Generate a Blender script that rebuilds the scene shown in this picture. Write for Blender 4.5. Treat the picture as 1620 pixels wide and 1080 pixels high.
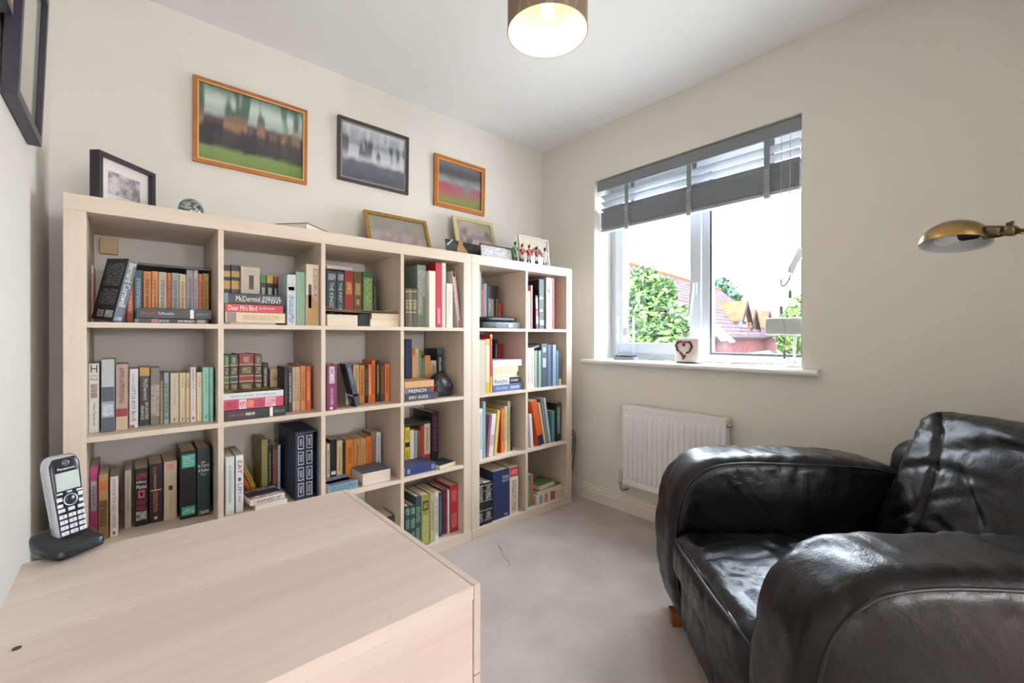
import bpy, bmesh, math, random
from math import sin, cos, pi, radians as R
from mathutils import Vector, Matrix, Euler, noise as mnoise
for o in list(bpy.data.objects): bpy.data.objects.remove(o)
S = bpy.context.scene
COL = S.collection
# ------------------------------------------------------------------ camera
CX, CY, CZ, YAW, F, SY = 0.1484, -1.8512, 1.0625, 0.71914, 691.35, 531.71
cam = bpy.data.cameras.new('camera'); camo = bpy.data.objects.new('camera', cam); COL.objects.link(camo)
camo.location = (CX, CY, CZ); camo.rotation_euler = (pi/2, 0, -YAW)
cam.sensor_width = 36; cam.lens = F/1620*36; cam.shift_y = (SY-540)/1620; cam.clip_start = .02; cam.clip_end = 300
S.camera = camo
# ------------------------------------------------------------------ world, sun, exposure
W = bpy.data.worlds.new('world'); S.world = W; W.use_nodes = True
WN = W.node_tree.nodes; WL = W.node_tree.links
bg = WN['Background']; bg.inputs['Color'].default_value = (.77, .885, 1, 1); bg.inputs['Strength'].default_value = 19.0
sun = bpy.data.lights.new('sun', 'SUN'); sun.energy = 9.0; sun.color = (1, .93, .82); sun.angle = .02
suno = bpy.data.objects.new('sun', sun); COL.objects.link(suno)
suno.rotation_euler = Vector((.55, .42, -.72)).to_track_quat('-Z', 'Y').to_euler()
por = bpy.data.lights.new('window_portal', 'AREA'); por.shape = 'RECTANGLE'; por.size = 1.14; por.size_y = 1.1
poro = bpy.data.objects.new('window_portal', por); COL.objects.link(poro)
poro.location = (2.72, -.65, 1.49); poro.rotation_euler = Vector((-1, 0, 0)).to_track_quat('-Z', 'Y').to_euler()
por.cycles.is_portal = True
S.view_settings.view_transform = 'Standard'; S.view_settings.look = 'None'; S.view_settings.gamma = 1
S.view_settings.use_curve_mapping = False; S.view_settings.exposure = 0.42
# ------------------------------------------------------------------ pixel -> place
CAM = Vector((CX, CY, CZ)); FW = Vector((sin(YAW), cos(YAW), 0)); RT = Vector((cos(YAW), -sin(YAW), 0))
def ray(u, v): return FW + RT*((u-810)/F) + Vector((0, 0, (SY-v)/F))
def onX(u, v, X): d = ray(u, v); return CAM + d*((X-CX)/d.x)
def onY(u, v, Y): d = ray(u, v); return CAM + d*((Y-CY)/d.y)
def onZ(u, v, Z): d = ray(u, v); return CAM + d*((Z-CZ)/d.z)
def onD(u, v, D): return CAM + ray(u, v)*D
def camp(lat, d, z=0): p = CAM + RT*lat + FW*d; return Vector((p.x, p.y, z))
# ------------------------------------------------------------------ materials
def lin(h):
    h = h.lstrip('#'); out = []
    for i in (0, 2, 4):
        c = int(h[i:i+2], 16)/255
        out.append(c/12.92 if c <= .04045 else ((c+.055)/1.055)**2.4)
    return tuple(out)+(1,)
MC = {}
def newmat(name):
    m = bpy.data.materials.new(name); m.use_nodes = True
    return m, m.node_tree.nodes, m.node_tree.links, m.node_tree.nodes['Principled BSDF']
def mat(h, rough=.5, metal=0., var=.06, vscale=25., bump=0., bscale=300., coat=0., spec=.5):
    k = (h, rough, metal, var, vscale, bump, bscale, coat, spec)
    if k in MC: return MC[k]
    m, n, l, b = newmat('paint_'+h.strip('#'))
    c = lin(h); b.inputs['Roughness'].default_value = rough; b.inputs['Metallic'].default_value = metal
    b.inputs['Coat Weight'].default_value = coat; b.inputs['Specular IOR Level'].default_value = spec
    tc = n.new('ShaderNodeTexCoord')
    if var > 0:
        t = n.new('ShaderNodeTexNoise'); t.inputs['Scale'].default_value = vscale; t.inputs['Detail'].default_value = 4
        l.new(tc.outputs['Object'], t.inputs['Vector'])
        r = n.new('ShaderNodeValToRGB'); r.color_ramp.elements[0].position = .3; r.color_ramp.elements[1].position = .7
        r.color_ramp.elements[0].color = tuple(x*(1-var) for x in c[:3])+(1,)
        r.color_ramp.elements[1].color = tuple(min(1, x*(1+var)) for x in c[:3])+(1,)
        l.new(t.outputs['Fac'], r.inputs['Fac']); l.new(r.outputs['Color'], b.inputs['Base Color'])
    else: b.inputs['Base Color'].default_value = c
    if bump:
        t2 = n.new('ShaderNodeTexNoise'); t2.inputs['Scale'].default_value = bscale; t2.inputs['Detail'].default_value = 5
        l.new(tc.outputs['Object'], t2.inputs['Vector'])
        bp = n.new('ShaderNodeBump'); bp.inputs['Strength'].default_value = bump; bp.inputs['Distance'].default_value = .002
        l.new(t2.outputs['Fac'], bp.inputs['Height']); l.new(bp.outputs['Normal'], b.inputs['Normal'])
    MC[k] = m; return m
def wood(h1, h2, axis='x', rough=.42, fine=1.):
    k = ('wood', h1, h2, axis, rough, fine)
    if k in MC: return MC[k]
    m, n, l, b = newmat('wood_grain_'+axis)
    tc = n.new('ShaderNodeTexCoord'); mp = n.new('ShaderNodeMapping')
    sc = [38*fine]*3; sc['xyz'.index(axis)] = 1.6
    mp.inputs['Scale'].default_value = sc; l.new(tc.outputs['Object'], mp.inputs['Vector'])
    t = n.new('ShaderNodeTexNoise'); t.inputs['Scale'].default_value = 1.; t.inputs['Detail'].default_value = 7; t.inputs['Roughness'].default_value = .65
    t.inputs['Distortion'].default_value = .6
    l.new(mp.outputs['Vector'], t.inputs['Vector'])
    mp2 = n.new('ShaderNodeMapping'); s2 = [7.]*3; s2['xyz'.index(axis)] = .7; mp2.inputs['Scale'].default_value = s2
    l.new(tc.outputs['Object'], mp2.inputs['Vector'])
    t2 = n.new('ShaderNodeTexNoise'); t2.inputs['Scale'].default_value = 1; t2.inputs['Detail'].default_value = 3; l.new(mp2.outputs['Vector'], t2.inputs['Vector'])
    ad = n.new('ShaderNodeMath'); ad.operation = 'MULTIPLY_ADD'; ad.inputs[1].default_value = .55; l.new(t2.outputs['Fac'], ad.inputs[0])
    ad2 = n.new('ShaderNodeMath'); ad2.operation = 'MULTIPLY'; ad2.inputs[1].default_value = .45; l.new(t.outputs['Fac'], ad2.inputs[0]); l.new(ad2.outputs[0], ad.inputs[2])
    r = n.new('ShaderNodeValToRGB'); r.color_ramp.elements[0].position = .36; r.color_ramp.elements[1].position = .62
    r.color_ramp.elements[0].color = lin(h2); r.color_ramp.elements[1].color = lin(h1)
    l.new(ad.outputs[0], r.inputs['Fac']); l.new(r.outputs['Color'], b.inputs['Base Color'])
    b.inputs['Roughness'].default_value = rough
    MC[k] = m; return m
def glass(name, tint='#ffffff', refl=.06, edge=0.):
    if name in MC: return MC[name]
    m, n, l, b = newmat(name); n.remove(b)
    o = n['Material Output']; tr = n.new('ShaderNodeBsdfTransparent'); tr.inputs['Color'].default_value = lin(tint)
    gl = n.new('ShaderNodeBsdfGlossy'); gl.inputs['Roughness'].default_value = .02
    lw = n.new('ShaderNodeLayerWeight'); lw.inputs['Blend'].default_value = .5
    pw = n.new('ShaderNodeMath'); pw.operation = 'POWER'; pw.inputs[1].default_value = 5; l.new(lw.outputs['Facing'], pw.inputs[0])
    fr = n.new('ShaderNodeMath'); fr.operation = 'MULTIPLY_ADD'; fr.inputs[1].default_value = .6; fr.inputs[2].default_value = .03; l.new(pw.outputs[0], fr.inputs[0])
    mx = n.new('ShaderNodeMixShader'); l.new(fr.outputs[0], mx.inputs[0]); l.new(tr.outputs[0], mx.inputs[1]); l.new(gl.outputs[0], mx.inputs[2])
    l.new(mx.outputs[0], o.inputs['Surface']); MC[name] = m; return m
def emit(name, h, s):
    if name in MC: return MC[name]
    m, n, l, b = newmat(name); b.inputs['Base Color'].default_value = lin(h)
    b.inputs['Emission Color'].default_value = lin(h); b.inputs['Emission Strength'].default_value = s; MC[name] = m; return m
def printmat(base, ink, sx=60., sy=160., th=.5):
    """flat blurred print: ink marks of noise over the paper colour"""
    k = ('print', base, ink, sx, sy, th)
    if k in MC: return MC[k]
    m, n, l, b = newmat('print_'+base.strip('#')+'_'+ink.strip('#'))
    tc = n.new('ShaderNodeTexCoord'); mp = n.new('ShaderNodeMapping'); mp.inputs['Scale'].default_value = (sx, sx, sy); l.new(tc.outputs['Object'], mp.inputs['Vector'])
    t = n.new('ShaderNodeTexNoise'); t.inputs['Scale'].default_value = 1; t.inputs['Detail'].default_value = 2; l.new(mp.outputs['Vector'], t.inputs['Vector'])
    r = n.new('ShaderNodeValToRGB'); r.color_ramp.elements[0].position = th-.1; r.color_ramp.elements[1].position = th+.16
    r.color_ramp.elements[0].color = lin(base); r.color_ramp.elements[1].color = lin(ink)
    l.new(t.outputs['Fac'], r.inputs['Fac']); l.new(r.outputs['Color'], b.inputs['Base Color']); b.inputs['Roughness'].default_value = .5
    MC[k] = m; return m
def bandpic(name, stops, axis=2, size=.3, nscale=9., namt=.25, rough=.35):
    """a blurred photograph: soft colour bands (stops bottom to top, 0..1 of size) broken up by noise"""
    if name in MC: return MC[name]
    m, n, l, b = newmat(name)
    tc = n.new('ShaderNodeTexCoord'); sp = n.new('ShaderNodeSeparateXYZ'); l.new(tc.outputs['Object'], sp.inputs[0])
    t = n.new('ShaderNodeTexNoise'); t.inputs['Scale'].default_value = nscale/size*.6; t.inputs['Detail'].default_value = 1.5; l.new(tc.outputs['Object'], t.inputs['Vector'])
    a = n.new('ShaderNodeMath'); a.operation = 'MULTIPLY_ADD'; a.inputs[1].default_value = 1/size; l.new(sp.outputs[axis], a.inputs[0])
    c = n.new('ShaderNodeMath'); c.operation = 'MULTIPLY_ADD'; c.inputs[1].default_value = namt*2; c.inputs[2].default_value = -namt; l.new(t.outputs['Fac'], c.inputs[0]); l.new(c.outputs[0], a.inputs[2])
    r = n.new('ShaderNodeValToRGB'); e = r.color_ramp.elements; r.color_ramp.interpolation = 'EASE'
    e[0].position = stops[0][0]; e[0].color = lin(stops[0][1]); e[1].position = stops[-1][0]; e[1].color = lin(stops[-1][1])
    for p, h in stops[1:-1]: q = e.new(p); q.color = lin(h)
    l.new(a.outputs[0], r.inputs['Fac']); l.new(r.outputs['Color'], b.inputs['Base Color']); b.inputs['Roughness'].default_value = rough
    MC[name] = m; return m
def blurpic(name, stopsA, stopsB, size=.3, xf=30., zf=6., namt=.05, rough=.35, mlo=.42, mhi=.58):
    """a blurred group photograph: two sets of soft bands swapped by an upright noise mask"""
    if name in MC: return MC[name]
    m, n, l, b = newmat(name)
    tc = n.new('ShaderNodeTexCoord'); sp = n.new('ShaderNodeSeparateXYZ'); l.new(tc.outputs['Object'], sp.inputs[0])
    t = n.new('ShaderNodeTexNoise'); t.inputs['Scale'].default_value = 22; t.inputs['Detail'].default_value = 1; l.new(tc.outputs['Object'], t.inputs['Vector'])
    c = n.new('ShaderNodeMath'); c.operation = 'MULTIPLY_ADD'; c.inputs[1].default_value = namt*2; c.inputs[2].default_value = -namt; l.new(t.outputs['Fac'], c.inputs[0])
    a = n.new('ShaderNodeMath'); a.operation = 'MULTIPLY_ADD'; a.inputs[1].default_value = 1/size; l.new(sp.outputs[2], a.inputs[0]); l.new(c.outputs[0], a.inputs[2])
    rs = []
    for st in (stopsA, stopsB):
        r = n.new('ShaderNodeValToRGB'); e = r.color_ramp.elements; r.color_ramp.interpolation = 'EASE'
        e[0].position = st[0][0]; e[0].color = lin(st[0][1]); e[1].position = st[-1][0]; e[1].color = lin(st[-1][1])
        for p, h in st[1:-1]: q = e.new(p); q.color = lin(h)
        l.new(a.outputs[0], r.inputs['Fac']); rs.append(r)
    mp = n.new('ShaderNodeMapping'); mp.inputs['Scale'].default_value = (xf, xf, zf); l.new(tc.outputs['Object'], mp.inputs['Vector'])
    k = n.new('ShaderNodeTexNoise'); k.inputs['Scale'].default_value = 1; k.inputs['Detail'].default_value = 1; l.new(mp.outputs['Vector'], k.inputs['Vector'])
    mr = n.new('ShaderNodeMapRange'); mr.interpolation_type = 'SMOOTHSTEP'; mr.inputs['From Min'].default_value = mlo; mr.inputs['From Max'].default_value = mhi; l.new(k.outputs['Fac'], mr.inputs['Value'])
    mx = n.new('ShaderNodeMix'); mx.data_type = 'RGBA'; l.new(mr.outputs[0], mx.inputs[0]); l.new(rs[0].outputs[0], mx.inputs[6]); l.new(rs[1].outputs[0], mx.inputs[7])
    l.new(mx.outputs[2], b.inputs['Base Color']); b.inputs['Roughness'].default_value = rough; MC[name] = m; return m
# ------------------------------------------------------------------ object helpers
LOCALS = {}
def thing(name, label, cat, loc=(0, 0, 0), rotz=0., group=None, kind=None, M=None):
    o = bpy.data.objects.new(name, None); COL.objects.link(o); o.empty_display_size = .05
    if M is None: M = Matrix.Translation(Vector(loc)) @ Matrix.Rotation(rotz, 4, 'Z')
    o.matrix_basis = M; LOCALS[o.name] = M
    tag(o, label, cat, group, kind); return o
def tag(o, label=None, cat=None, group=None, kind=None):
    if label: o['label'] = label
    if cat: o['category'] = cat
    if group: o['group'] = group
    if kind: o['kind'] = kind
    return o
def mobj(name, mesh, m, parent=None):
    o = bpy.data.objects.new(name, mesh); COL.objects.link(o)
    if m is not None and not mesh.materials: mesh.materials.append(m)
    if parent is not None: o.parent = parent
    return o
def obj(name, vf, m, parent=None, smooth=False, world=False, origin=None):
    v, f = vf
    if world and parent is not None:
        I = LOCALS[parent.name].inverted(); v = [I @ Vector(p) for p in v]
    me = bpy.data.meshes.new(name)
    off = Vector(origin) if origin is not None else None
    if off is not None: v = [Vector(p)-off for p in v]
    me.from_pydata([tuple(p) for p in v], [], f); me.update()
    if smooth:
        me.polygons.foreach_set('use_smooth', [True]*len(me.polygons))
    o = mobj(name, me, m, parent)
    if off is not None: o.location = off
    return o
def fixn(vf):
    bm = bmesh.new(); vs = [bm.verts.new(tuple(p)) for p in vf[0]]
    for f in vf[1]:
        try: bm.faces.new([vs[i] for i in f])
        except ValueError: pass
    bmesh.ops.recalc_face_normals(bm, faces=bm.faces)
    bm.verts.index_update()
    r = ([v.co.copy() for v in bm.verts], [[v.index for v in f.verts] for f in bm.faces]); bm.free(); return r
def join(*vfs):
    V = []; Fc = []
    for v, f in vfs:
        k = len(V); V += [Vector(p) for p in v]; Fc += [[i+k for i in q] for q in f]
    return V, Fc
def xf(vf, M): return [M @ Vector(p) for p in vf[0]], vf[1]
def box(x0, x1, y0, y1, z0, z1, bev=0., seg=2):
    if not bev:
        v = [(x, y, z) for z in (z0, z1) for y in (y0, y1) for x in (x0, x1)]
        return v, [[0, 2, 3, 1], [4, 5, 7, 6], [0, 1, 5, 4], [2, 6, 7, 3], [0, 4, 6, 2], [1, 3, 7, 5]]
    bm = bmesh.new(); bmesh.ops.create_cube(bm, size=1)
    for v in bm.verts: v.co = Vector(((x0+x1)/2+v.co.x*(x1-x0), (y0+y1)/2+v.co.y*(y1-y0), (z0+z1)/2+v.co.z*(z1-z0)))
    bmesh.ops.bevel(bm, geom=list(bm.edges), offset=bev, segments=seg, profile=.5, affect='EDGES')
    bm.verts.index_update(); r = ([v.co.copy() for v in bm.verts], [[v.index for v in f.verts] for f in bm.faces]); bm.free(); return r
def lathe(prof, n=32, caps=True):
    v = []; f = []
    for (r, z) in prof:
        for i in range(n): a = 2*pi*i/n; v.append(Vector((r*cos(a), r*sin(a), z)))
    for k in range(len(prof)-1):
        for i in range(n): j = (i+1) % n; f.append([k*n+i, k*n+j, (k+1)*n+j, (k+1)*n+i])
    if caps: f.append(list(range(n))[::-1]); f.append([(len(prof)-1)*n+i for i in range(n)])
    return v, f
def tube(pts, r, n=8, closed=False, rr=None):
    pts = [Vector(p) for p in pts]; v = []; f = []; N = len(pts)
    up = None
    for k, p in enumerate(pts):
        if closed: d = pts[(k+1) % N]-pts[k-1]
        else: d = pts[min(k+1, N-1)]-pts[max(k-1, 0)]
        d.normalize()
        if up is None: up = d.orthogonal().normalized()
        up = (up - d*up.dot(d)).normalized(); w = d.cross(up); q = rr[k] if rr else r
        for i in range(n): a = 2*pi*i/n; v.append(p+up*(q*cos(a))+w*(q*sin(a)))
    for k in range(N if closed else N-1):
        for i in range(n): j = (i+1) % n; k2 = (k+1) % N; f.append([k*n+i, k*n+j, k2*n+j, k2*n+i])
    if not closed: f.append(list(range(n))[::-1]); f.append([(N-1)*n+i for i in range(n)])
    return v, f
def spline(pts, n=8):
    P = [Vector(p) for p in pts]; out = []
    for i in range(len(P)-1):
        a = P[max(i-1, 0)]; b = P[i]; c = P[i+1]; d = P[min(i+2, len(P)-1)]
        for k in range(n):
            t = k/n; out.append(.5*((2*b)+(c-a)*t+(2*a-5*b+4*c-d)*t*t+(3*b-a-3*c+d)*t**3))
    out.append(P[-1]); return out
def prism(poly, y0, y1, axis='y'):
    """polygon (a,b) extruded; axis y: (x,z) poly, axis x: (y,z) poly, axis z: (x,y) poly"""
    mk = {'y': lambda a, b, t: Vector((a, t, b)), 'x': lambda a, b, t: Vector((t, a, b)), 'z': lambda a, b, t: Vector((a, b, t))}[axis]
    n = len(poly); v = [mk(a, b, y0) for a, b in poly]+[mk(a, b, y1) for a, b in poly]
    f = [list(range(n)), [n+i for i in range(n)][::-1]]+[[i, n+i, n+(i+1) % n, (i+1) % n] for i in range(n)]
    return fixn((v, f))
def rbox(x0, x1, y0, y1, z0, z1, r, n=24, fn=None):
    """finely divided rounded box (soft upholstery); fn(p, q) reshapes with q in -1..1"""
    bm = bmesh.new(); bmesh.ops.create_cube(bm, size=2); bmesh.ops.subdivide_edges(bm, edges=list(bm.edges), cuts=n, use_grid_fill=True)
    c = Vector(((x0+x1)/2, (y0+y1)/2, (z0+z1)/2)); h = Vector(((x1-x0)/2, (y1-y0)/2, (z1-z0)/2))
    rs = Vector([min(r, t) for t in h])
    V = []
    for v in bm.verts:
        q = v.co.copy(); p = Vector([q[i]*h[i] for i in range(3)])
        inner = Vector([max(-(h[i]-rs[i]), min(h[i]-rs[i], p[i])) for i in range(3)]); d = p-inner
        if d.length > 1e-6:
            e = Vector([d[i]/rs[i] for i in range(3)]); 
            m = max(abs(e.x), abs(e.y), abs(e.z)); e = e.normalized()*min(1, m); d = Vector([e[i]*rs[i] for i in range(3)])
        p = c+inner+d
        V.append(fn(p, q) if fn else p)
    bm.verts.index_update(); Fc = [[v.index for v in f.verts] for f in bm.faces]; bm.free(); return V, Fc
def struct(name, vf, m, parent=None, smooth=False, label=None):
    o = obj(name, vf, m, parent, smooth)
    if parent is None: o['kind'] = 'structure'
    if label: o['label'] = label
    return o
TC = {}
def textmesh(s):
    """normalised outline of a word, 0..1 in both directions"""
    if s in TC: return TC[s]
    cu = bpy.data.curves.new('lettering', 'FONT'); cu.body = s; cu.resolution_u = 2
    o = bpy.data.objects.new('lettering', cu); COL.objects.link(o); bpy.context.view_layer.update()
    me = o.evaluated_get(bpy.context.evaluated_depsgraph_get()).to_mesh()
    v = [x.co.copy() for x in me.vertices]; f = [list(p.vertices) for p in me.polygons]
    o.evaluated_get(bpy.context.evaluated_depsgraph_get()).to_mesh_clear()
    bpy.data.objects.remove(o); bpy.data.curves.remove(cu)
    x0 = min(p.x for p in v); x1 = max(p.x for p in v); y0 = min(p.y for p in v); y1 = max(p.y for p in v)
    TC[s] = ([Vector(((p.x-x0)/(x1-x0), (p.y-y0)/(y1-y0), 0)) for p in v], f, (x1-x0)/(y1-y0)); return TC[s]
def lettering(s, org, dx, dy):
    """text fitted in the parallelogram org + dx (reading direction) + dy (letter up)"""
    v, f, a = textmesh(s); org = Vector(org); dx = Vector(dx); dy = Vector(dy)
    return [org+dx*p.x+dy*p.y for p in v], f
# ------------------------------------------------------------------ the room
XL, XR, YB, YN, HC = -.067, 2.417, .41, -2.42, 2.40
WT = .30
M_WALL = mat('#eae5dc', .85, var=.015, vscale=1.5, bump=.05, bscale=160)
M_CEIL = mat('#f7f7f6', .9, var=.01, vscale=2)
M_WHITE = mat('#f2f1ee', .35, var=.01)
M_SKIRT = mat('#eee6d8', .4, var=.01)
WY0, WY1, WZ0, WZ1 = -1.233, -.072, .905, 2.066
# carpet
m, n, l, b = newmat('carpet')
tc = n.new('ShaderNodeTexCoord'); t = n.new('ShaderNodeTexNoise'); t.inputs['Scale'].default_value = 420; t.inputs['Detail'].default_value = 3
t2 = n.new('ShaderNodeTexNoise'); t2.inputs['Scale'].default_value = 5; t2.inputs['Detail'].default_value = 5
l.new(tc.outputs['Object'], t.inputs['Vector']); l.new(tc.outputs['Object'], t2.inputs['Vector'])
mx = n.new('ShaderNodeMath'); mx.operation = 'MULTIPLY_ADD'; mx.inputs[1].default_value = .5; l.new(t.outputs['Fac'], mx.inputs[0])
m2 = n.new('ShaderNodeMath'); m2.operation = 'MULTIPLY'; m2.inputs[1].default_value = .5; l.new(t2.outputs['Fac'], m2.inputs[0]); l.new(m2.outputs[0], mx.inputs[2])
r = n.new('ShaderNodeValToRGB'); r.color_ramp.elements[0].position = .3; r.color_ramp.elements[0].color = lin('#b6a59b'); r.color_ramp.elements[1].position = .7; r.color_ramp.elements[1].color = lin('#ddcfc8')
l.new(mx.outputs[0], r.inputs['Fac']); l.new(r.outputs['Color'], b.inputs['Base Color']); b.inputs['Roughness'].default_value = .95
b.inputs['Sheen Weight'].default_value = .3
bp = n.new('ShaderNodeBump'); bp.inputs['Strength'].default_value = .8; bp.inputs['Distance'].default_value = .006; l.new(t.outputs['Fac'], bp.inputs['Height']); l.new(bp.outputs['Normal'], b.inputs['Normal'])
M_CARPET = m
struct('floor', box(XL-.2, XR+WT, YN-3.4, YB+.2, -.15, 0), M_CARPET, label='pale pinkish beige fitted carpet')
struct('ceiling', box(XL-.2, XR+WT, YN-3.4, YB+.2, HC, HC+.2), M_CEIL, label='plain white ceiling')
struct('wall_back', box(XL-.2, XR+WT, YB, YB+.2, 0, HC), M_WALL, label='cream painted wall behind the bookcases')
struct('wall_left', box(XL-.2, XL, YN-3.4, YB, 0, HC), M_WALL, label='cream painted wall beside the telephone')
struct('wall_right', join(box(XR, XR+WT, YN-3.4, WY0, 0, HC), box(XR, XR+WT, WY1, YB, 0, HC), box(XR, XR+WT, WY0, WY1, 0, WZ0), box(XR, XR+WT, WY0, WY1, WZ1, HC)), M_WALL, label='cream painted window wall')
DX0, DX1 = .0, 1.5                                                    # opening added behind the camera, widened to let landing light in
struct('wall_near', join(box(XL, DX0, YN-.12, YN, 0, HC), box(DX1, XR, YN-.12, YN, 0, HC), box(DX0, DX1, YN-.12, YN, 2.2, HC)), M_WALL)
struct('wall_added_landing', box(XL-.2, XR+WT, YN-3.5, YN-3.4, 0, HC), M_WALL)  # unseen end wall of the landing added for fill light
struct('trim_2', join(box(DX0-.06, DX0, YN, YN+.015, 0, 2.26), box(DX1, DX1+.06, YN, YN+.015, 0, 2.26), box(DX0, DX1, YN, YN+.015, 2.2, 2.26)), M_WHITE)
def skirt(poly_t, a, bb, axis): return prism(poly_t, a, bb, axis)
prof = [(0, 0), (.016, 0), (.016, .062), (.012, .068), (.012, .078), (.007, .088), (.007, .096), (0, .1)]
struct('baseboard_right', prism([(XR-x, z) for x, z in prof], YN, YB, 'y') if False else fixn(([Vector((XR-x, y, z)) for y in (YN, YB) for x, z in prof], [list(range(8)), [15-i for i in range(8)]]+[[i, (i+1) % 8, 8+(i+1) % 8, 8+i] for i in range(8)])), M_SKIRT)
struct('baseboard_back', fixn(([Vector((x, YB-y, z)) for x in (XL, XR-.016) for y, z in prof], [list(range(8)), [15-i for i in range(8)]]+[[i, (i+1) % 8, 8+(i+1) % 8, 8+i] for i in range(8)])), M_SKIRT)
struct('baseboard_left', fixn(([Vector((XL+x, y, z)) for y in (YN, YB-.016) for x, z in prof], [list(range(8)), [15-i for i in range(8)]]+[[i, (i+1) % 8, 8+(i+1) % 8, 8+i] for i in range(8)])), M_SKIRT)
# window: white frame, opening sash on the left with a handle, fixed pane on the right
FX = 2.60
M_UPVC = mat('#d5dae2', .3, var=.005)
win = thing('window_1', 'white framed two-pane window with one opening sash', None, (FX, (WY0+WY1)/2, WZ0), kind='structure')
def wobj(name, vf, m, smooth=False, par=None): return obj(name, vf, m, par or win, smooth, world=True) if par is None else obj(name, [I3 @ Vector(p) for p in vf[0]], m, par)
YM0, YM1 = -.735, -.69                                                # mullion
fz0, fz1 = .918, WZ1
obj('window_frame', join(box(FX, FX+.07, WY1-.045, WY1, fz0, fz1, .004), box(FX, FX+.07, WY0, WY0+.045, fz0, fz1, .004), box(FX, FX+.07, WY0+.04, WY1-.04, fz0, .96, .004), box(FX, FX+.07, WY0+.04, WY1-.04, fz1-.045, fz1, .004), box(FX, FX+.07, YM0, YM1, .955, fz1-.04, .004)), M_UPVC, win, world=True)
s0, s1 = YM1-.006, WY1-.042
obj('sash', join(box(FX-.018, FX+.05, s1-.062, s1, .955, fz1-.04, .006), box(FX-.018, FX+.05, s0, s0+.068, .955, fz1-.04, .006), box(FX-.018, FX+.05, s0+.05, s1-.05, .955, 1.02, .006), box(FX-.018, FX+.05, s0+.05, s1-.05, fz1-.1, fz1-.04, .006)), M_UPVC, win, world=True)
obj('glazing_bead', join(box(FX+.004, FX+.03, YM0-.012, YM0, .958, fz1-.042), box(FX+.004, FX+.03, WY0+.043, WY0+.055, .958, fz1-.042), box(FX+.004, FX+.03, WY0+.05, YM0-.01, .958, .972)), mat('#5a6068', .5), win, world=True)
MG = glass('window_glass')
obj('pane', box(FX+.02, FX+.026, s0+.06, s1-.055, 1.01, fz1-.09), MG, win, world=True)
obj('pane', box(FX+.034, FX+.04, WY0+.04, YM0+.005, .955, fz1-.04), MG, win, world=True)
hy = s0+.034
hd = obj('window_handle', join(box(FX-.03, FX-.017, hy-.014, hy+.014, 1.30, 1.37, .005), xf(box(-.012, .012, -.009, .009, -.17, .01, .006), Matrix.Translation((FX-.04, hy+.004, 1.355)) @ Matrix.Rotation(R(6), 4, 'X'))), M_UPVC, win, world=True)
# sill board with rounded nose
sp = [(FX+.0, .915), (XR-.035, .915), (XR-.045, .909), (XR-.048, .902), (XR-.045, .893), (XR-.035, .887), (XR, .887), (XR, .90), (FX, .90)]
sv = []
struct('trim_1', join(fixn(prism([(x, z) for x, z in sp[:6]]+[(XR-.0005, .887), (XR-.0005, .915)], 0, 1) if False else prism([(XR-.0005, .915), (XR-.035, .915), (XR-.045, .909), (XR-.048, .902), (XR-.045, .893), (XR-.035, .887), (XR-.0005, .887)], -1.30, .008, 'y')), box(XR-.0005, FX, WY0+.001, WY1-.001, WZ0-.0, .915)), mat('#f0eeea', .35, var=.01), label='white window sill board with rounded nose')
# ------------------------------------------------------------------ venetian blind
M_SLAT = mat('#a2a7ae', .45, var=.04, vscale=8); M_TAPE = mat('#8f949b', .8); M_CORD = mat('#b9bcc0', .7)
bl = thing('venetian_blind', 'grey wooden venetian blind half raised in the window', 'blind', (2.47, -.65, 2.066))
bx = 2.475; by0, by1 = WY0+.006, WY1-.012
obj('valance', join(box(bx-.045, bx-.033, by0, by1, 1.995, 2.06, .003), box(bx-.033, bx+.03, by0+.01, by1-.01, 2.02, 2.06)), mat('#84888e', .45, var=.05, vscale=6), bl, world=True)
sm = None
def slatmesh(w, th):
    v = []; f = []; k = 5
    for y in (by0+.012+.65, by1-.012+.65):
        for s in (-1, 1):
            for i in range(k): a = i/(k-1)-.5; v.append(Vector((a*w, y, s*th/2+.0)))
    n2 = 2*k
    ring = list(range(k))+[2*k-1-i for i in range(k)]
    f.append(ring); f.append([n2+i for i in ring][::-1])
    for i in range(n2): f.append([ring[i], n2+ring[i], n2+ring[(i+1) % n2], ring[(i+1) % n2]])
    return fixn((v, f))
slm = bpy.data.meshes.new('slat'); vv, ff = slatmesh(.05, .0028); slm.from_pydata([tuple(p) for p in vv], [], ff); slm.materials.append(M_SLAT)
bot = 1.735
zs = []
z = bot+.022
for i in range(19):
    o = mobj('slat', slm, None, bl); o.location = (bx-2.47, 0, z-2.066); o.rotation_euler = (0, R(2), 0); z += .0056
for i in range(3):
    o = mobj('slat', slm, None, bl); o.location = (bx-2.47, 0, 1.875+.042*i-2.066); o.rotation_euler = (0, R(24), 0)
obj('bottom_rail', box(bx-.026, bx+.026, by0+.012, by1-.012, bot, bot+.018, .004), mat('#a3a8ad', .4), bl, world=True)
for ty in (-.298, -.695, -1.082):
    tp = obj('tape', join(box(bx-.034, bx-.032, ty-.013, ty+.013, 1.86, 2.0), box(bx+.030, bx+.032, ty-.013, ty+.013, bot+.02, 2.02)), M_TAPE, bl, world=True)
    # bunched tape over the closed stack
    obj('tape_fold', join(*[box(bx-.036-.004*(i % 2), bx-.029, ty-.013+.0015*(i % 3), ty+.013, bot+.012+i*.009, bot+.02+i*.009) for i in range(13)], box(bx-.036, bx-.01, ty-.011, ty+.013, bot-.014, bot+.012, .002)), mat('#a7abb1', .7), bl, world=True)
ca = onX(1236, 500, bx-.05).y; cb = onX(1250, 500, bx-.05).y
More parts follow.
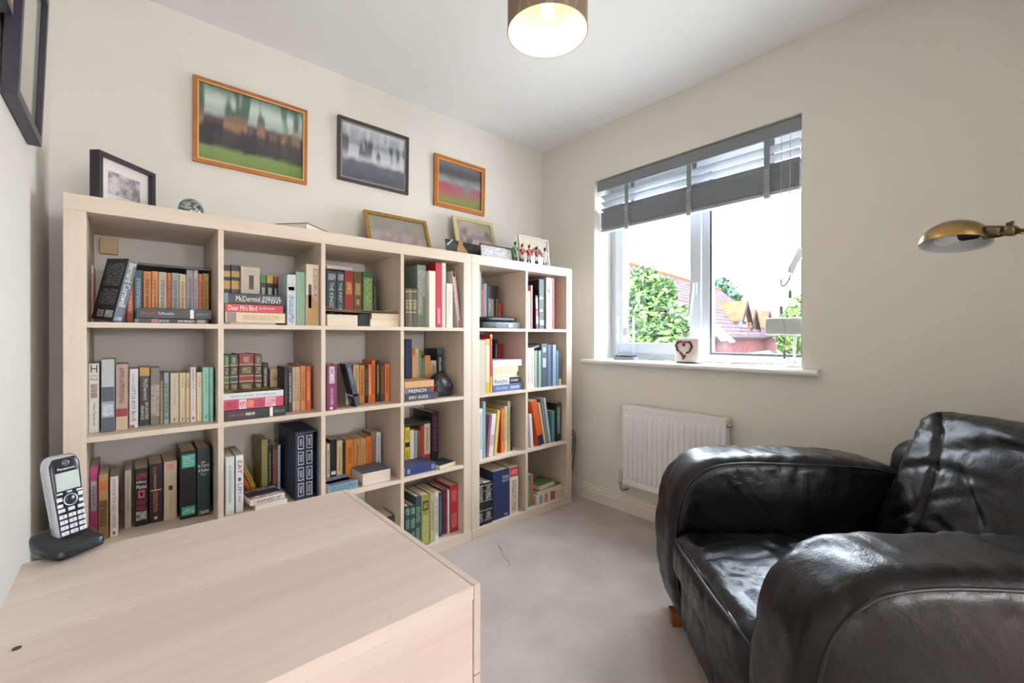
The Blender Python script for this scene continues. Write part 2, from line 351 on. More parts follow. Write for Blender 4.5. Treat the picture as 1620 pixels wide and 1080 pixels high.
for yy, zb, nm in ((ca, 1.20, 'a'), (cb, 1.27, 'b')):
    c = obj('cord', tube(spline([(bx-.045, yy, 2.0), (bx-.05, yy+.002, 1.6), (bx-.05, yy, zb)], 4), .0016, 6), M_CORD, bl, world=True)
    obj('toggle', xf(lathe([(.003, .02), (.007, .014), (.008, -.016), (.007, -.02)], 12), Matrix.Translation((bx-.05, yy, zb-.015))), mat('#8a8d92', .4), bl, world=True)
# spare cord coiled down on the sill, with its joiner
lp = []
p0 = onX(1240, 532, bx-.05)
pts = [(bx-.05, ca-.0, 1.165), (bx-.048, p0.y-.01, 1.06), (bx-.05, p0.y-.004, 1.0), (bx-.05, p0.y-.02, .94), (bx-.03, p0.y+.05, .922), (bx-.01, p0.y+.055, .96), (bx-.005, p0.y-.005, 1.005), (bx-.01, p0.y-.055, .975), (bx-.03, p0.y-.06, .924), (bx-.05, p0.y+.0, .92)]
sc = thing('blind_cord_tail', 'thin transparent cord loop trailing onto the window sill', 'cord', (bx-.05, p0.y, .916))
obj('cord', tube(spline(pts, 8), .0011, 6), mat('#9a9ca0', .3), sc, world=True)
obj('joiner', xf(lathe([(.003, .02), (.006, .012), (.006, -.02), (.004, -.026)], 10), Matrix.Translation((bx-.05, p0.y-.003, .985))), mat('#8a8d92', .4), sc, world=True)
# ------------------------------------------------------------------ things on the sill
# clear glass award
ga = thing('glass_award', 'clear glass award block on a grey plinth on the window sill', 'award', (2.50, -.255, .915), R(8))
obj('plinth', join(box(-.035, .035, -.068, .068, 0, .02, .003)), mat('#8f949c', .3, .3), ga)
obj('plinth_top', box(-.03, .03, -.058, .06, .02, .028, .002), mat('#22252c', .25), ga)
m, n, l, b = newmat('award_glass'); b.inputs['Base Color'].default_value = (.9, .97, 1, 1); b.inputs['Transmission Weight'].default_value = 1; b.inputs['Roughness'].default_value = .02; b.inputs['IOR'].default_value = 1.3
gb = obj('glass_block', box(-.014, .014, -.052, .052, .028, .275, .004), m, ga)
obj('engraving', join(*[box(-.0148, -.0142, -.03+.004*(i % 2), .03-.006*(i % 3), .07+i*.011, .0735+i*.011) for i in range(6)], box(-.0148, -.0142, -.02, .015, .15, .2)), mat('#e8f2f5', .7), ga)
# white candle block with a berry heart
hc = thing('candle_holder', 'white square candle holder with a red berry heart', 'candle holder', (2.475, -.69, .915), R(-4))
obj('holder', box(-.045, .045, -.07, .07, .006, .138, .006, 3), mat('#f3f0ea', .5), hc)
obj('base_strip', box(-.04, .04, -.055, .065, 0, .006), mat('#4a4f4c', .5), hc)
hp = []
for i in range(64):
    a = 2*pi*i/64; x = 16*sin(a)**3; y = 13*cos(a)-5*cos(2*a)-2*cos(3*a)-cos(4*a); hp.append((x/16*.046, y/16*.05))
rnd = random.Random(3)
ib = bmesh.new(); bmesh.ops.create_icosphere(ib, subdivisions=1, radius=1); ib.verts.index_update()
IV = [v.co.copy() for v in ib.verts]; IF = [[v.index for v in f.verts] for f in ib.faces]; ib.free()
for k, hx in enumerate(('#7d1f26', '#a8353a', '#5e1a22')):
    q = []
    for i, (x, y) in enumerate(hp):
        for j in range(2):
            if rnd.random() < .36:
                s = rnd.uniform(.004, .0065); c = Vector((-.049+rnd.uniform(-.003, .002), -(x*1.0)+.014+rnd.uniform(-.004, .004), .082+y+rnd.uniform(-.004, .004)))
                q.append(([c+p*s for p in IV], IF))
    o = obj('berries', join(*q), mat(hx, .35), hc, True); o['kind'] = 'stuff'
# white LED task light: flat head, arm and a dark hook showing past the reveal
tl = thing('task_light', 'white task light with flat rounded head in window corner', 'lamp', (2.50, -1.175, .915))
h0 = onX(1210, 503, 2.46); h1 = onX(1210, 530, 2.46)
obj('base', xf(lathe([(.045, 0), (.045, .008), (.03, .014), (.008, .016)], 24), Matrix.Translation((2.53, -1.17, .915))), mat('#c9ccca', .4), tl, True, world=True)
obj('stem', tube([(2.53, -1.17, .925), (2.53, -1.175, 1.09)], .006, 10), mat('#c9ccca', .4), tl, True, world=True)
obj('head', box(2.45, 2.535, WY0+.006, h0.y, h1.z, h0.z, .012, 4), mat('#c6cac6', .45, var=.02), tl, True, world=True)
hk = thing('hanging_hook', 'white plastic holder with dark wire hook at the window reveal', 'hook', (2.47, WY0+.03, 1.36))
a0 = onX(1250, 432, 2.47); a1 = onX(1270, 392, 2.47)
dr = (a1-a0); L = dr.length; ang = math.atan2(dr.z, -dr.y)
Mh = Matrix.Translation((a0+a1)/2) @ Matrix.Rotation(-(pi/2-ang) if False else (math.atan2(-dr.y, dr.z)), 4, 'X')
obj('holder', xf(box(-.008, .008, -.017, .017, -L/2, L/2, .006, 3), Mh), mat('#dfe3e4', .35), hk, True, world=True)
obj('hook', tube(spline([onX(1251, 434, 2.47), onX(1246, 446, 2.47), onX(1240, 452, 2.47), onX(1236, 450, 2.47), onX(1236, 441, 2.47)], 6), .0042, 8), mat('#4a4c50', .3, .6), hk, True, world=True)
# ------------------------------------------------------------------ radiator
rx = 2.345
r0 = onX(985, 641, rx); r1 = onX(1147, 664, rx); rb = onX(982, 765, rx)
ry1, ry0, rz1, rz0 = r0.y, r1.y, .652, .186
M_RAD = mat('#efebe8', .35, var=.005)
ra = thing('radiator', 'white ribbed panel radiator under the window', 'radiator', (XR, (ry0+ry1)/2, rz0))
obj('panel', join(box(rx, rx+.012, ry0, ry1, rz0, rz1, .004), box(rx+.035, rx+.047, ry0+.01, ry1-.01, rz0, rz1-.01, .003)), M_RAD, ra, world=True)
obj('top_grille', join(box(rx+.004, rx+.05, ry0, ry1, rz1-.004, rz1+.004), box(rx-.001, rx+.004, ry0-.002, ry1+.002, rz1-.02, rz1+.004, .002), box(rx, rx+.05, ry0-.003, ry0, rz0+.01, rz1+.004), box(rx, rx+.05, ry1, ry1+.003, rz0+.01, rz1+.004)), M_RAD, ra, world=True)
obj('bracket', box(rx+.047, XR-.001, ry0+.1, ry0+.13, .25, .6), M_RAD, ra, world=True); obj('bracket', box(rx+.047, XR-.001, ry1-.13, ry1-.1, .25, .6), M_RAD, ra, world=True)
nr = 18; pitch = (ry1-ry0-.03)/nr
rbm = None
for i in range(nr):
    yc = ry1-.015-pitch*(i+.5)
    if rbm is None:
        w = pitch*.33
        ring = [(-w, 0), (-w*.75, -.007), (w*.75, -.007), (w, 0)]
        z0, z1 = rz0+.035, rz1-.04
        v = []
        for zz, s in ((z0, .15), (z0+.02, 1), (z1-.02, 1), (z1, .15)):
            for a, d in ring: v.append((d*s, a*(.6+.4*s), zz-rz0))
        f = [[k*4+i2, k*4+i2+1, (k+1)*4+i2+1, (k+1)*4+i2] for k in range(3) for i2 in range(3)]
        f += [[0, 1, 2, 3], [15, 14, 13, 12]]
        vv, ff = fixn((v, f)); rbm = bpy.data.meshes.new('rib'); rbm.from_pydata([tuple(p) for p in vv], [], ff); rbm.materials.append(M_RAD)
    o = mobj('rib', rbm, None, ra); o.location = (rx-XR+.0005, yc-(ry0+ry1)/2, 0)
obj('bleed_valve', join(xf(lathe([(.011, 0), (.011, .012), (.008, .014), (.008, .024), (.004, .026)], 14), Matrix.Translation((rx+.02, ry0, rz1-.03)) @ Matrix.Rotation(R(90), 4, 'X'))), mat('#b9b4a8', .3, .8), ra, True, world=True)
M_CHROME = mat('#c9c6c0', .25, .9)
obj('lockshield_valve', join(xf(lathe([(.006, -.03), (.011, -.026), (.011, .0), (.008, .002), (.008, .03), (.006, .032), (.006, .05), (.003, .055)], 14), Matrix.Translation((rx+.02, ry1+.028, rz0+.02))), tube([(rx+.02, ry1+.028, rz0+.01), (rx+.02, ry1+.003, rz0+.01)], .008, 10)), M_CHROME, ra, True, world=True)
obj('tail_pipe', tube(spline([(rx+.02, ry1+.028, rz0-.005), (rx+.02, ry1+.028, rz0-.03), (rx+.03, ry1+.02, rz0-.045), (XR-.001, ry1+.01, rz0-.046)], 5), .007, 10), M_CHROME, ra, True, world=True)
# ------------------------------------------------------------------ bookcases
B1, B2 = '#e2d2c0', '#d3bfaa'
WX, WZ_ = wood(B1, B2, 'x'), wood(B1, B2, 'z')
ROWZ = {1: 1.106, 2: .754, 3: .402, 4: .05}
def bookcase(name, label, x0, ncol):
    wd = .1+.335*ncol+.017*(ncol-1)
    t = thing(name, label, 'bookcase', (x0, 0, 0)); dp = .39
    obj('top_board', box(0, wd, 0, dp, 1.441, 1.491, .0012, 1), WX, t)
    obj('bottom_board', box(0, wd, 0, dp, 0, .05, .0012, 1), WX, t)
    obj('side_panel', box(0, .05, .0008, dp, .05, 1.441, .001, 1), WZ_, t); obj('side_panel', box(wd-.05, wd, .0008, dp, .05, 1.441, .001, 1), WZ_, t)
    for rr in (1, 2, 3): obj('shelf', box(.05, wd-.05, .002, dp, ROWZ[rr]-.017, ROWZ[rr], .0008, 1), WX, t)
    for c in range(ncol-1):
        xx = .05+.335*(c+1)+.017*c
        for rr in (1, 2, 3, 4): obj('divider', box(xx, xx+.017, .002, dp, ROWZ[rr], ROWZ[rr]+.335, .0008, 1), WZ_, t)
    return t
bookcase('bookcase', 'wide pale birch cube bookcase with four columns of shelves', 0, 4)
bookcase('bookcase', 'narrow pale birch cube bookcase of two columns nearest the window', 1.492, 2)
M_OAK = wood('#c98f57', '#a9703c', 'z')
lb = obj('wooden_board', box(2.302, 2.318, .17, .36, .0, .98, .003), M_OAK); tag(lb, 'brown wooden board leaning on edge between bookcase and window wall', 'board')
cb_ = tag(obj('cable_coil', tube(spline([(2.325, .06, .45), (2.33, .03, .40), (2.33, .045, .30), (2.325, .07, .25), (2.33, .08, .33), (2.33, .055, .43), (2.335, .03, .44), (2.335, .02, .36), (2.34, .05, .2), (2.34, .07, .1), (2.335, .06, .006)], 6), .0035, 7), mat('#4f483f', .6), None, True), 'dark cable coil hanging beside the narrow bookcase', 'cable')
wb = tag(obj('wall_block', box(.065, .115, .38, .4099, 1.372, 1.43, .002), wood('#d9bd90', '#c3a06c', 'x')), 'small square wooden block on wall inside top telephone-end compartment', 'block')
# ------------------------------------------------------------------ two slim cabinets with drawers, side by side
CW1, CW2 = '#dccbc0', '#cdb9ad'
TX, TZ_ = wood(CW1, CW2, 'x', .35), wood(CW1, CW2, 'y', .35)
CH = .70; cx0, cx1 = .020, .537; cyf, cym, cyn = -.812, -1.074, -1.338
def cabinet(label, y0, y1, near):
    t = thing('drawer_cabinet', label, 'cabinet', (cx0, (y0+y1)/2, 0), group='slim drawer cabinets')
    g = .0006
    obj('top', box(cx0, cx1-.0125, y0+g, y1-g, CH-.02, CH, .0008, 1), TX, t, world=True)
    obj('side_panel', box(cx0, cx1-.0125, y0+g+.003, y0+g+.019, .0, CH-.0205), TX, t, world=True)
    obj('side_panel', box(cx0, cx1-.0125, y1-g-.019, y1-g-.003, .0, CH-.0205), TX, t, world=True)
    obj('back_panel', box(cx0, cx0+.008, y0+.02, y1-.02, .02, CH-.0205), TX, t, world=True)
    zz = CH
    for h in (.132, .19, .2, .2):
        z0 = max(.012, zz-h)
        obj('drawer_front', box(cx1-.0118, cx1, y0+g, y1-g, z0+.0015, zz, .001, 1), TZ_, t, world=True); zz = z0-.0015
        if zz < .03: break
    return t
cabinet('slim birch drawer cabinet with the telephone standing on it', cym, cyf, False)
cabinet('slim birch drawer cabinet with bare top and small screw hole', cyn, cym, True)
q = onZ(15, 1029, CH)
tag(obj('screw_hole_plug', xf(lathe([(.0001, .0), (.004, .0), (.004, .0006), (.0001, .0007)], 14, False), Matrix.Translation((max(q.x, .05), q.y, CH+.0001))), mat('#3a322c', .6)), 'tiny dark plug set in the bare cabinet top', 'plug')
# ------------------------------------------------------------------ cordless telephone
ph = thing('cordless_phone', 'silver and black cordless handset standing in its charging cradle', 'telephone', M=Matrix.Translation(onZ(106, 874, CH)) @ Matrix.Rotation(R(36), 4, 'Z') @ Matrix.Scale(.93, 4))
M_BLK = mat('#1b1c22', .32, var=.05); M_SIL = mat('#b9bcc4', .3, .55, var=.03); M_KEY = mat('#d6d4da', .4, var=.02)
cr = []
def crf(p, q):
    t = (p.z)/.052
    s = 1-.28*max(0, .45-t)          # undercut foot
    y = p.y
    zz = p.z
    if p.z > .02: zz = p.z + (p.y)*.30 - .004
    return Vector((p.x*s, y*s, zz))
obj('cradle', rbox(-.038, .038, -.04, .036, 0, .04, .012, 10, crf), M_BLK, ph, True)
Mh = Matrix.Translation((.004, -.002, .018)) @ Matrix.Rotation(R(-10), 4, 'X')
def hf(p, q):
    z = p.z/.158; w = 1-.10*math.cos(z*pi*1.1) if z < .9 else 1.08-(z-.9)*1.6
    return Vector((p.x*w, p.y, p.z))
hs = obj('handset', xf(rbox(-.024, .024, -.011, .014, 0, .158, .011, 16, hf), Mh), M_SIL, ph, True)
def ff2(p, q):
    z = p.z/.158; w = 1-.10*math.cos(z*pi*1.1) if z < .9 else 1.08-(z-.9)*1.6
    return Vector((p.x*w, p.y, p.z))
obj('face', xf(rbox(-.0205, .0205, -.0128, -.006, .006, .152, .008, 12, ff2), Mh), mat('#20222b', .25), ph, True)
Mf = Mh @ Matrix.Translation((0, -.0131, 0))
def fp(name, vf, m, sm=False): return obj(name, xf(vf, Mf), m, ph, sm)
fp('screen', box(-.0175, .0175, -.0008, .001, .094, .126, .0005, 1), mat('#b9c4c0', .15, var=.05, vscale=60))
fp('earpiece', xf(lathe([(.0001, .0), (.0045, .0012), (.0065, 0), (.007, -.002)], 20, False), Matrix.Translation((0, 0, .142)) @ Matrix.Rotation(R(90), 4, 'X')), mat('#5b5e68', .25, .5), True)
fp('maker_name', lettering('Panasonic', (-.0135, -.0006, .1305), (.026, 0, 0), (0, 0, .0042)), mat('#f0f0f0', .4))
fp('navigation_ring', xf(tube([(cos(a)*.0098, 0, sin(a)*.0098) for a in [2*pi*i/24 for i in range(24)]], .0011, 6, True), Matrix.Translation((0, -.0006, .076))), M_SIL, True)
fp('navigation_pad', xf(lathe([(.0001, .0016), (.006, .0012), (.0085, 0)], 24, False), Matrix.Translation((0, 0, .076)) @ Matrix.Rotation(R(90), 4, 'X')), mat('#2b2e3a', .2), True)
keys = [(-.0145, .0895, .009, .003), (0, .0905, .008, .003), (.0145, .0895, .009, .003), (-.0158, .0795, .008, .007), (.0158, .0825, .007, .007), (-.0158, .0685, .008, .006), (.0158, .0705, .007, .006), (.0145, .060, .01, .006), (0, .060, .01, .006), (-.0145, .060, .01, .006)]
lab = ['', '', '', '', '', '', '', '', '', '']
dig = ['1', '2', '3', '4', '5', '6', '7', '8', '9', '*', '0', '#']
for i in range(12):
    keys.append(((i % 3-1)*.0135, .049-(i//3)*.0098, .0112, .0066)); lab.append(dig[i])
for (kx, kz, kw, kh), s in zip(keys, lab):
    k = fp('key', box(kx-kw/2, kx+kw/2, -.0011, .001, kz-kh/2, kz+kh/2, .0008, 2), M_KEY)
    if s: obj('key_numeral', xf(lettering(s, (kx-.0012 if s != '1' else kx-.0006, -.00118, kz-.0022), (.0024 if s != '1' else .0012, 0, 0), (0, 0, .0044)), Mf), mat('#3a3c48', .5), k)
# ------------------------------------------------------------------ leather armchair
M_LEA, n, l, b = newmat('black_leather')
tc = n.new('ShaderNodeTexCoord'); vo = n.new('ShaderNodeTexVoronoi'); vo.inputs['Scale'].default_value = 260; l.new(tc.outputs['Object'], vo.inputs['Vector'])
nz = n.new('ShaderNodeTexNoise'); nz.inputs['Scale'].default_value = 9; nz.inputs['Detail'].default_value = 6; l.new(tc.outputs['Object'], nz.inputs['Vector'])
rr_ = n.new('ShaderNodeValToRGB'); rr_.color_ramp.elements[0].color = lin('#0a0a0c'); rr_.color_ramp.elements[1].color = lin('#141417'); rr_.color_ramp.elements[0].position = .35; rr_.color_ramp.elements[1].position = .75
l.new(nz.outputs['Fac'], rr_.inputs['Fac']); l.new(rr_.outputs['Color'], b.inputs['Base Color'])
mr = n.new('ShaderNodeMapRange'); mr.inputs['From Min'].default_value = .3; mr.inputs['From Max'].default_value = .7; mr.inputs['To Min'].default_value = .25; mr.inputs['To Max'].default_value = .40
l.new(nz.outputs['Fac'], mr.inputs['Value']); l.new(mr.outputs[0], b.inputs['Roughness']); b.inputs['Specular IOR Level'].default_value = .4
wv = n.new('ShaderNodeTexNoise'); wv.inputs['Scale'].default_value = 22; wv.inputs['Detail'].default_value = 4; wv.inputs['Distortion'].default_value = 1.2; l.new(tc.outputs['Object'], wv.inputs['Vector'])
b1 = n.new('ShaderNodeBump'); b1.inputs['Strength'].default_value = .25; b1.inputs['Distance'].default_value = .006; l.new(wv.outputs['Fac'], b1.inputs['Height'])
b2 = n.new('ShaderNodeBump'); b2.inputs['Strength'].default_value = .18; b2.inputs['Distance'].default_value = .001; l.new(vo.outputs['Distance'], b2.inputs['Height']); l.new(b1.outputs['Normal'], b2.inputs['Normal']); l.new(b2.outputs['Normal'], b.inputs['Normal'])
M_LEA = M_LEA
CHO = camp(1.015, 1.229); CHR = math.atan2(-.6972, .7166)
ch = thing('armchair', 'black creased leather armchair with thick padded arms by window wall', 'armchair', (CHO.x, CHO.y, 0), CHR)
def crease(p, s, a, d=Vector((1, 1, 1)), seed=0):
    v = Vector((p.x*d.x*s+seed, p.y*d.y*s, p.z*d.z*s))
    r = 1-abs(mnoise.noise(v)*1.6); r2 = 1-abs(mnoise.noise(v*2.1)*1.6)
    return -a*(max(0, r-.55)/.45)**2 - .5*a*(max(0, r2-.6)/.4)**2 + a*.6*mnoise.noise(v*.6)
def resample(P, n):
    P = [Vector((a, b, 0)) for a, b in P]; P = spline(P, 10); L = [0]
    for i in range(len(P)-1): L.append(L[-1]+(P[i+1]-P[i]).length)
    out = []; j = 0
    for k in range(n):
        s = L[-1]*k/(n-1)
        while j < len(L)-2 and L[j+1] < s: j += 1
        t = (s-L[j])/max(1e-9, L[j+1]-L[j]); out.append(P[j].lerp(P[j+1], t))
    return out
ARM = [(-.43, .055), (-.47, .16), (-.485, .30), (-.475, .44), (-.445, .545), (-.375, .615), (-.27, .643), (-.1, .648), (.1, .64), (.26, .62), (.345, .575), (.37, .48), (.375, .3), (.37, .055)]
def arm(y0, y1, seed):
    O = resample(ARM, 120); n = len(O); c = Vector((-.05, .30, 0)); S_ = 26; V = []; Fc = []
    r = .055
    for j in range(S_+1):
        a = pi*j/S_; y = (y0+y1)/2 - cos(a)**1 * (y1-y0)/2
        # rounded across the width: profile shrinks close to both faces
        e = min(y-y0, y1-y); ins = r-math.sqrt(max(0, r*r-(r-min(e, r))**2))
        for p in O:
            d = (c-p); d = d/d.length
            k = ins
            if p.y < .08: k = 0
            q = p+d*k
            V.append(Vector((q.x, y, q.y)))
    W_ = S_+1
    for j in range(S_):
        for i in range(n-1): Fc.append([j*n+i, j*n+i+1, (j+1)*n+i+1, (j+1)*n+i])
    # faces on both sides: rings shrinking to the middle, slightly domed
    for side, base in ((-1, 0), (1, S_*n)):
        prev = [base+i for i in range(n)]; yb = y0 if side < 0 else y1
        for s in (.93, .8, .6, .4, .2, .05):
            cur = []
            for i in range(n):
                p = V[base+i]; q = Vector((c.x+(p.x-c.x)*s, yb+side*.022*(1-s**2), max(.055, c.y+(p.z-c.y)*s))); cur.append(len(V)); V.append(q)
            for i in range(n-1): Fc.append([prev[i], cur[i], cur[i+1], prev[i+1]])
            Fc.append([prev[-1], cur[-1], cur[0], prev[0]])
            prev = cur
        Fc.append(prev)
    Fc.append([j*n for j in range(W_)]+[j*n+n-1 for j in range(W_)][::-1])
    out = []
    for p in V:
        top = max(0, min(1, (p.z-.45)/.15)); fr = max(0, min(1, (-.3-p.x)/.15))
        a = .0025+.005*max(top*.7, fr*.8)
        d = crease(p, 7, a, Vector((1.6, .5, .9)), seed)
        nn = Vector((p.x+.05, (p.y-(y0+y1)/2)*1.5, p.z-.3)); nn.normalize(); out.append(p+nn*d)
    return fixn((out, Fc))
ar1 = obj('arm', arm(.262, .49, 3), M_LEA, ch, True); ar2 = obj('arm', arm(-.49, -.262, 9), M_LEA, ch, True)
M_PIPE = mat('#141416', .35)
def armseam(y, ins, par):
    O = resample(ARM, 90); c = Vector((-.05, .30, 0)); P = []
    for p in O:
        if p.y < .07: continue
        d = c-p; d = d/d.length; q = p+d*ins; P.append(Vector((q.x, y, q.y)))
    obj('piping', tube(P, .0042, 6), M_PIPE, par, True)
armseam(-.481, .026, ar2); armseam(.271, .026, ar1)
FR = random.Random(11)
FOLDB = [(FR.uniform(-.9, .9), FR.uniform(-.8, .9), FR.uniform(-.9, .9), FR.uniform(.25, .7), FR.uniform(.004, .009)) for _ in range(26)]
FOLDS = [(FR.uniform(-.9, .6), FR.uniform(-.8, .8), pi/2+FR.uniform(-.5, .5), FR.uniform(.25, .6), FR.uniform(.003, .006)) for _ in range(22)]
def folds(a, b, L):
    d = 0
    for ca, cb, an, ln, dp in L:
        u = (a-ca)*cos(an)+(b-cb)*sin(an); v = -(a-ca)*sin(an)+(b-cb)*cos(an)+.12*u*u
        d -= dp*math.exp(-(v/.035)**2)*max(0, 1-(u/ln)**2) - .5*dp*math.exp(-((v-.09)/.05)**2)*max(0, 1-(u/ln)**2)
    return d
def seatf(p, q):
    cr_ = (1-q.x**2)*(1-q.y**2)
    z = p.z + (.035*cr_ if q.z > 0 else 0)*(q.z*.5+.5)
    x = p.x - (.018*(1-q.y**2)*(1-q.z**2) if q.x < 0 else 0)
    d = crease(p, 9, .004, Vector((.8, 1.4, 1)), 20)+(folds(q.x, q.y, FOLDS) if q.z > .9 else 0)
    if q.z > .9: z += d
    elif q.x < -.9: x -= d
    return Vector((x, p.y, z))
se = obj('seat_cushion', rbox(-.478, .2, -.268, .268, .235, .395, .05, 44, seatf), M_LEA, ch, True)
obj('piping', tube([Vector((-.486+.03*abs(t)**4-.004*(1-t*t), .268*t, .378+.012*(1-t*t)-.02*abs(t)**6)) for t in [i/20-1 for i in range(41)]], .004, 6), mat('#3c3c40', .35), se, True)
def basef(p, q):
    d = crease(p, 5, .005, Vector((1, 1.2, 1.5)), 31)
    return Vector((p.x+(-.016*(1-q.y**2)*(1-q.z**2)-d if q.x < -.9 else 0), p.y, p.z))
obj('seat_base', rbox(-.45, .36, -.268, .268, .055, .25, .03, 30, basef), M_LEA, ch, True)
TB = R(25)
def backf(p, q):
    # x thickness, y width, z height; two curved seams, fold lines, leaning back
    x = p.x
    f = max(0, -q.x)
    x -= f*.035*(1-q.y**2)*(1-(q.z*.9)**2)
    for sg in (1,):
        g = sg*q.y-(.28+.34*max(0, q.z+.2)**2); x += f*.02*math.exp(-(g/.03)**2)
    d = folds(q.y, q.z, FOLDB)+crease(p, 10, .003, Vector((.6, 1.3, .8)), 44); x -= d if f > .5 else 0
    z = p.z + (.012*(1-q.y**2)+crease(p, 9, .004, Vector((1, 1.6, 1)), 51) if q.z > .6 else 0)
    v = Vector((x, p.y*(1+.05*q.z), z)); v = Matrix.Rotation(TB, 3, 'Y') @ v
    return v+Vector((.20, 0, .355))
obj('back_cushion', rbox(-.065, .13, -.268, .268, -.03, .50, .065, 46, backf), M_LEA, ch, True)
def shellf(p, q):
    x = p.x+.18*max(0, (p.z-.2))*.6
    return Vector((x, p.y*(1-.06*max(0, q.z)), p.z))
obj('back_shell', rbox(.27, .42, -.40, .40, .055, .70, .06, 20, shellf), M_LEA, ch, True)
for fx, fy in ((-.43, .36), (-.43, -.36), (.34, .34), (.34, -.34)):
    obj('foot', xf(lathe([(.022, 0), (.03, .056)], 4), Matrix.Translation((fx, fy, 0)) @ Matrix.Rotation(R(45), 4, 'Z')), wood('#a8652f', '#7d451c', 'z'), ch)
# ------------------------------------------------------------------ brass reading lamp
LB = camp(1.30, .58)
fl = thing('reading_lamp', 'brass pharmacy style reading lamp with dome shade beside armchair', 'floor lamp', (LB.x, LB.y, 0))
M_BR = mat('#a58a55', .28, .95, var=.06, vscale=12); M_BRD = mat('#6e6149', .3, .9)
SC = onD(1510, 386, 1.15)
obj('base', xf(lathe([(.0, 0), (.115, 0), (.115, .012), (.1, .02), (.02, .028), (.009, .04)], 32, False), Matrix.Translation((LB.x, LB.y, 0))), M_BR, fl, True, world=True)
J2 = Vector((LB.x, LB.y, 1.18))
obj('pole', tube([(LB.x, LB.y, .03), J2], .008, 12), M_BR, fl, True, world=True)
axd = (J2-SC); axd.z = 0; axd.normalize()
aw = (SC-CAM); aw.z = 0; aw.normalize()
tilt = Vector((axd.x*.06+aw.x*.22, axd.y*.06+aw.y*.22, 1)).normalized()
q = tilt.to_track_quat('Z', 'Y').to_matrix().to_4x4()
ds = .071
dome = [(ds*cos(a)*1.0, ds*.86*sin(a)) for a in [i*pi/2/14 for i in range(15)]]
dome[-1] = (.0005, ds*.86)
inn = [(r_*.975, z_*.965) for r_, z_ in dome]
Ms = Matrix.Translation(SC) @ q
obj('shade', xf(lathe(dome, 44, False), Ms), M_BR, fl, True, world=True)
sh2 = obj('shade_lining', xf(lathe([(ds, 0)]+inn, 44, False), Ms), mat('#c9cdd0', .45, .2), fl, True, world=True)
# bulb lies along the arm direction inside the dome
Rb = axd.to_track_quat('Z', 'Y').to_matrix().to_4x4()
obj('bulb', xf(lathe([(.0005, -.062), (.02, -.055), (.03, -.035), (.028, -.01), (.018, .012), (.014, .02)], 24, False), Matrix.Translation(SC+tilt*.02) @ Rb @ Matrix.Scale(.78, 4)), mat('#dfe3e4', .2), fl, True, world=True)
obj('lamp_holder', xf(lathe([(.015, .012), (.019, .02), (.019, .058), (.012, .062)], 18), Matrix.Translation(SC+tilt*.02) @ Rb @ Matrix.Scale(.78, 4)), mat('#16171d', .4), fl, True, world=True)
n0 = SC+axd*.064+tilt*.016
obj('neck', tube([n0, n0+axd*.032-tilt*.004], .016, 14, rr=[.018, .013]), M_BRD, fl, True, world=True)
n1 = n0+axd*.045-tilt*.006
obj('swivel_joint', join(xf(lathe([(.011, -.012), (.013, -.008), (.013, .008), (.011, .012)], 16), Matrix.Translation(n1) @ axd.cross(Vector((0, 0, 1))).to_track_quat('Z', 'Y').to_matrix().to_4x4())), M_BRD, fl, True, world=True)
obj('wing_nut', xf(join(box(-.004, .004, -.003, .003, 0, .02, .001), box(-.012, .012, -.002, .002, .012, .022, .0018)), Matrix.Translation(n1) @ Matrix.Rotation(R(30), 4, 'Z')), M_BRD, fl, world=True)
obj('arm', tube([n1, J2], .0065, 12), M_BR, fl, True, world=True)
obj('pole_joint', xf(lathe([(.006, -.02), (.014, -.014), (.014, .014), (.006, .02)], 16), Matrix.Translation(J2)), M_BRD, fl, True, world=True)
# ------------------------------------------------------------------ ceiling light
CL = onD(866, 50, 1.40); CL = Vector((CL.x, CL.y, 2.035))
cl = thing('ceiling_light', 'drum pendant lampshade with glowing bulb under the ceiling', 'ceiling light', (CL.x, CL.y, HC))
RS = .127
mS, n, l, b = newmat('shade_fabric')
tc = n.new('ShaderNodeTexCoord'); vz = n.new('ShaderNodeTexVoronoi'); vz.inputs['Scale'].default_value = 16; vz.feature = 'DISTANCE_TO_EDGE'; l.new(tc.outputs['Object'], vz.inputs['Vector'])
cr2 = n.new('ShaderNodeValToRGB'); cr2.color_ramp.elements[0].position = .02; cr2.color_ramp.elements[1].position = .05; cr2.color_ramp.elements[0].color = lin('#b9a78e'); cr2.color_ramp.elements[1].color = lin('#8f8478')
l.new(vz.outputs['Distance'], cr2.inputs['Fac']); l.new(cr2.outputs['Color'], b.inputs['Base Color']); b.inputs['Roughness'].default_value = .8
trn = n.new('ShaderNodeBsdfTranslucent'); trn.inputs['Color'].default_value = lin('#e8b878'); mxs = n.new('ShaderNodeMixShader'); mxs.inputs[0].default_value = .25
l.new(b.outputs[0], mxs.inputs[1]); l.new(trn.outputs[0], mxs.inputs[2]); l.new(mxs.outputs[0], n['Material Output'].inputs['Surface'])
obj('shade', xf(lathe([(RS, 0), (RS, .21)], 64, False), Matrix.Translation(CL)), mS, cl, True, world=True)
obj('shade_lining', xf(lathe([(RS-.002, .0), (RS-.002, .21)], 64, False), Matrix.Translation(CL)), mat('#f3e3ae', .7, var=0), cl, True, world=True)
obj('rim', join(xf(tube([(cos(a)*RS, sin(a)*RS, 0) for a in [2*pi*i/64 for i in range(64)]], .0018, 6, True), Matrix.Translation(CL))), mat('#a08a68', .5), cl, True, world=True)
obj('spider', join(*[xf(box(0, RS-.002, -.0012, .0012, .165, .167), Matrix.Translation(CL) @ Matrix.Rotation(2*pi*i/3, 4, 'Z')) for i in range(3)]), mat('#cfcac0', .4), cl, world=True)
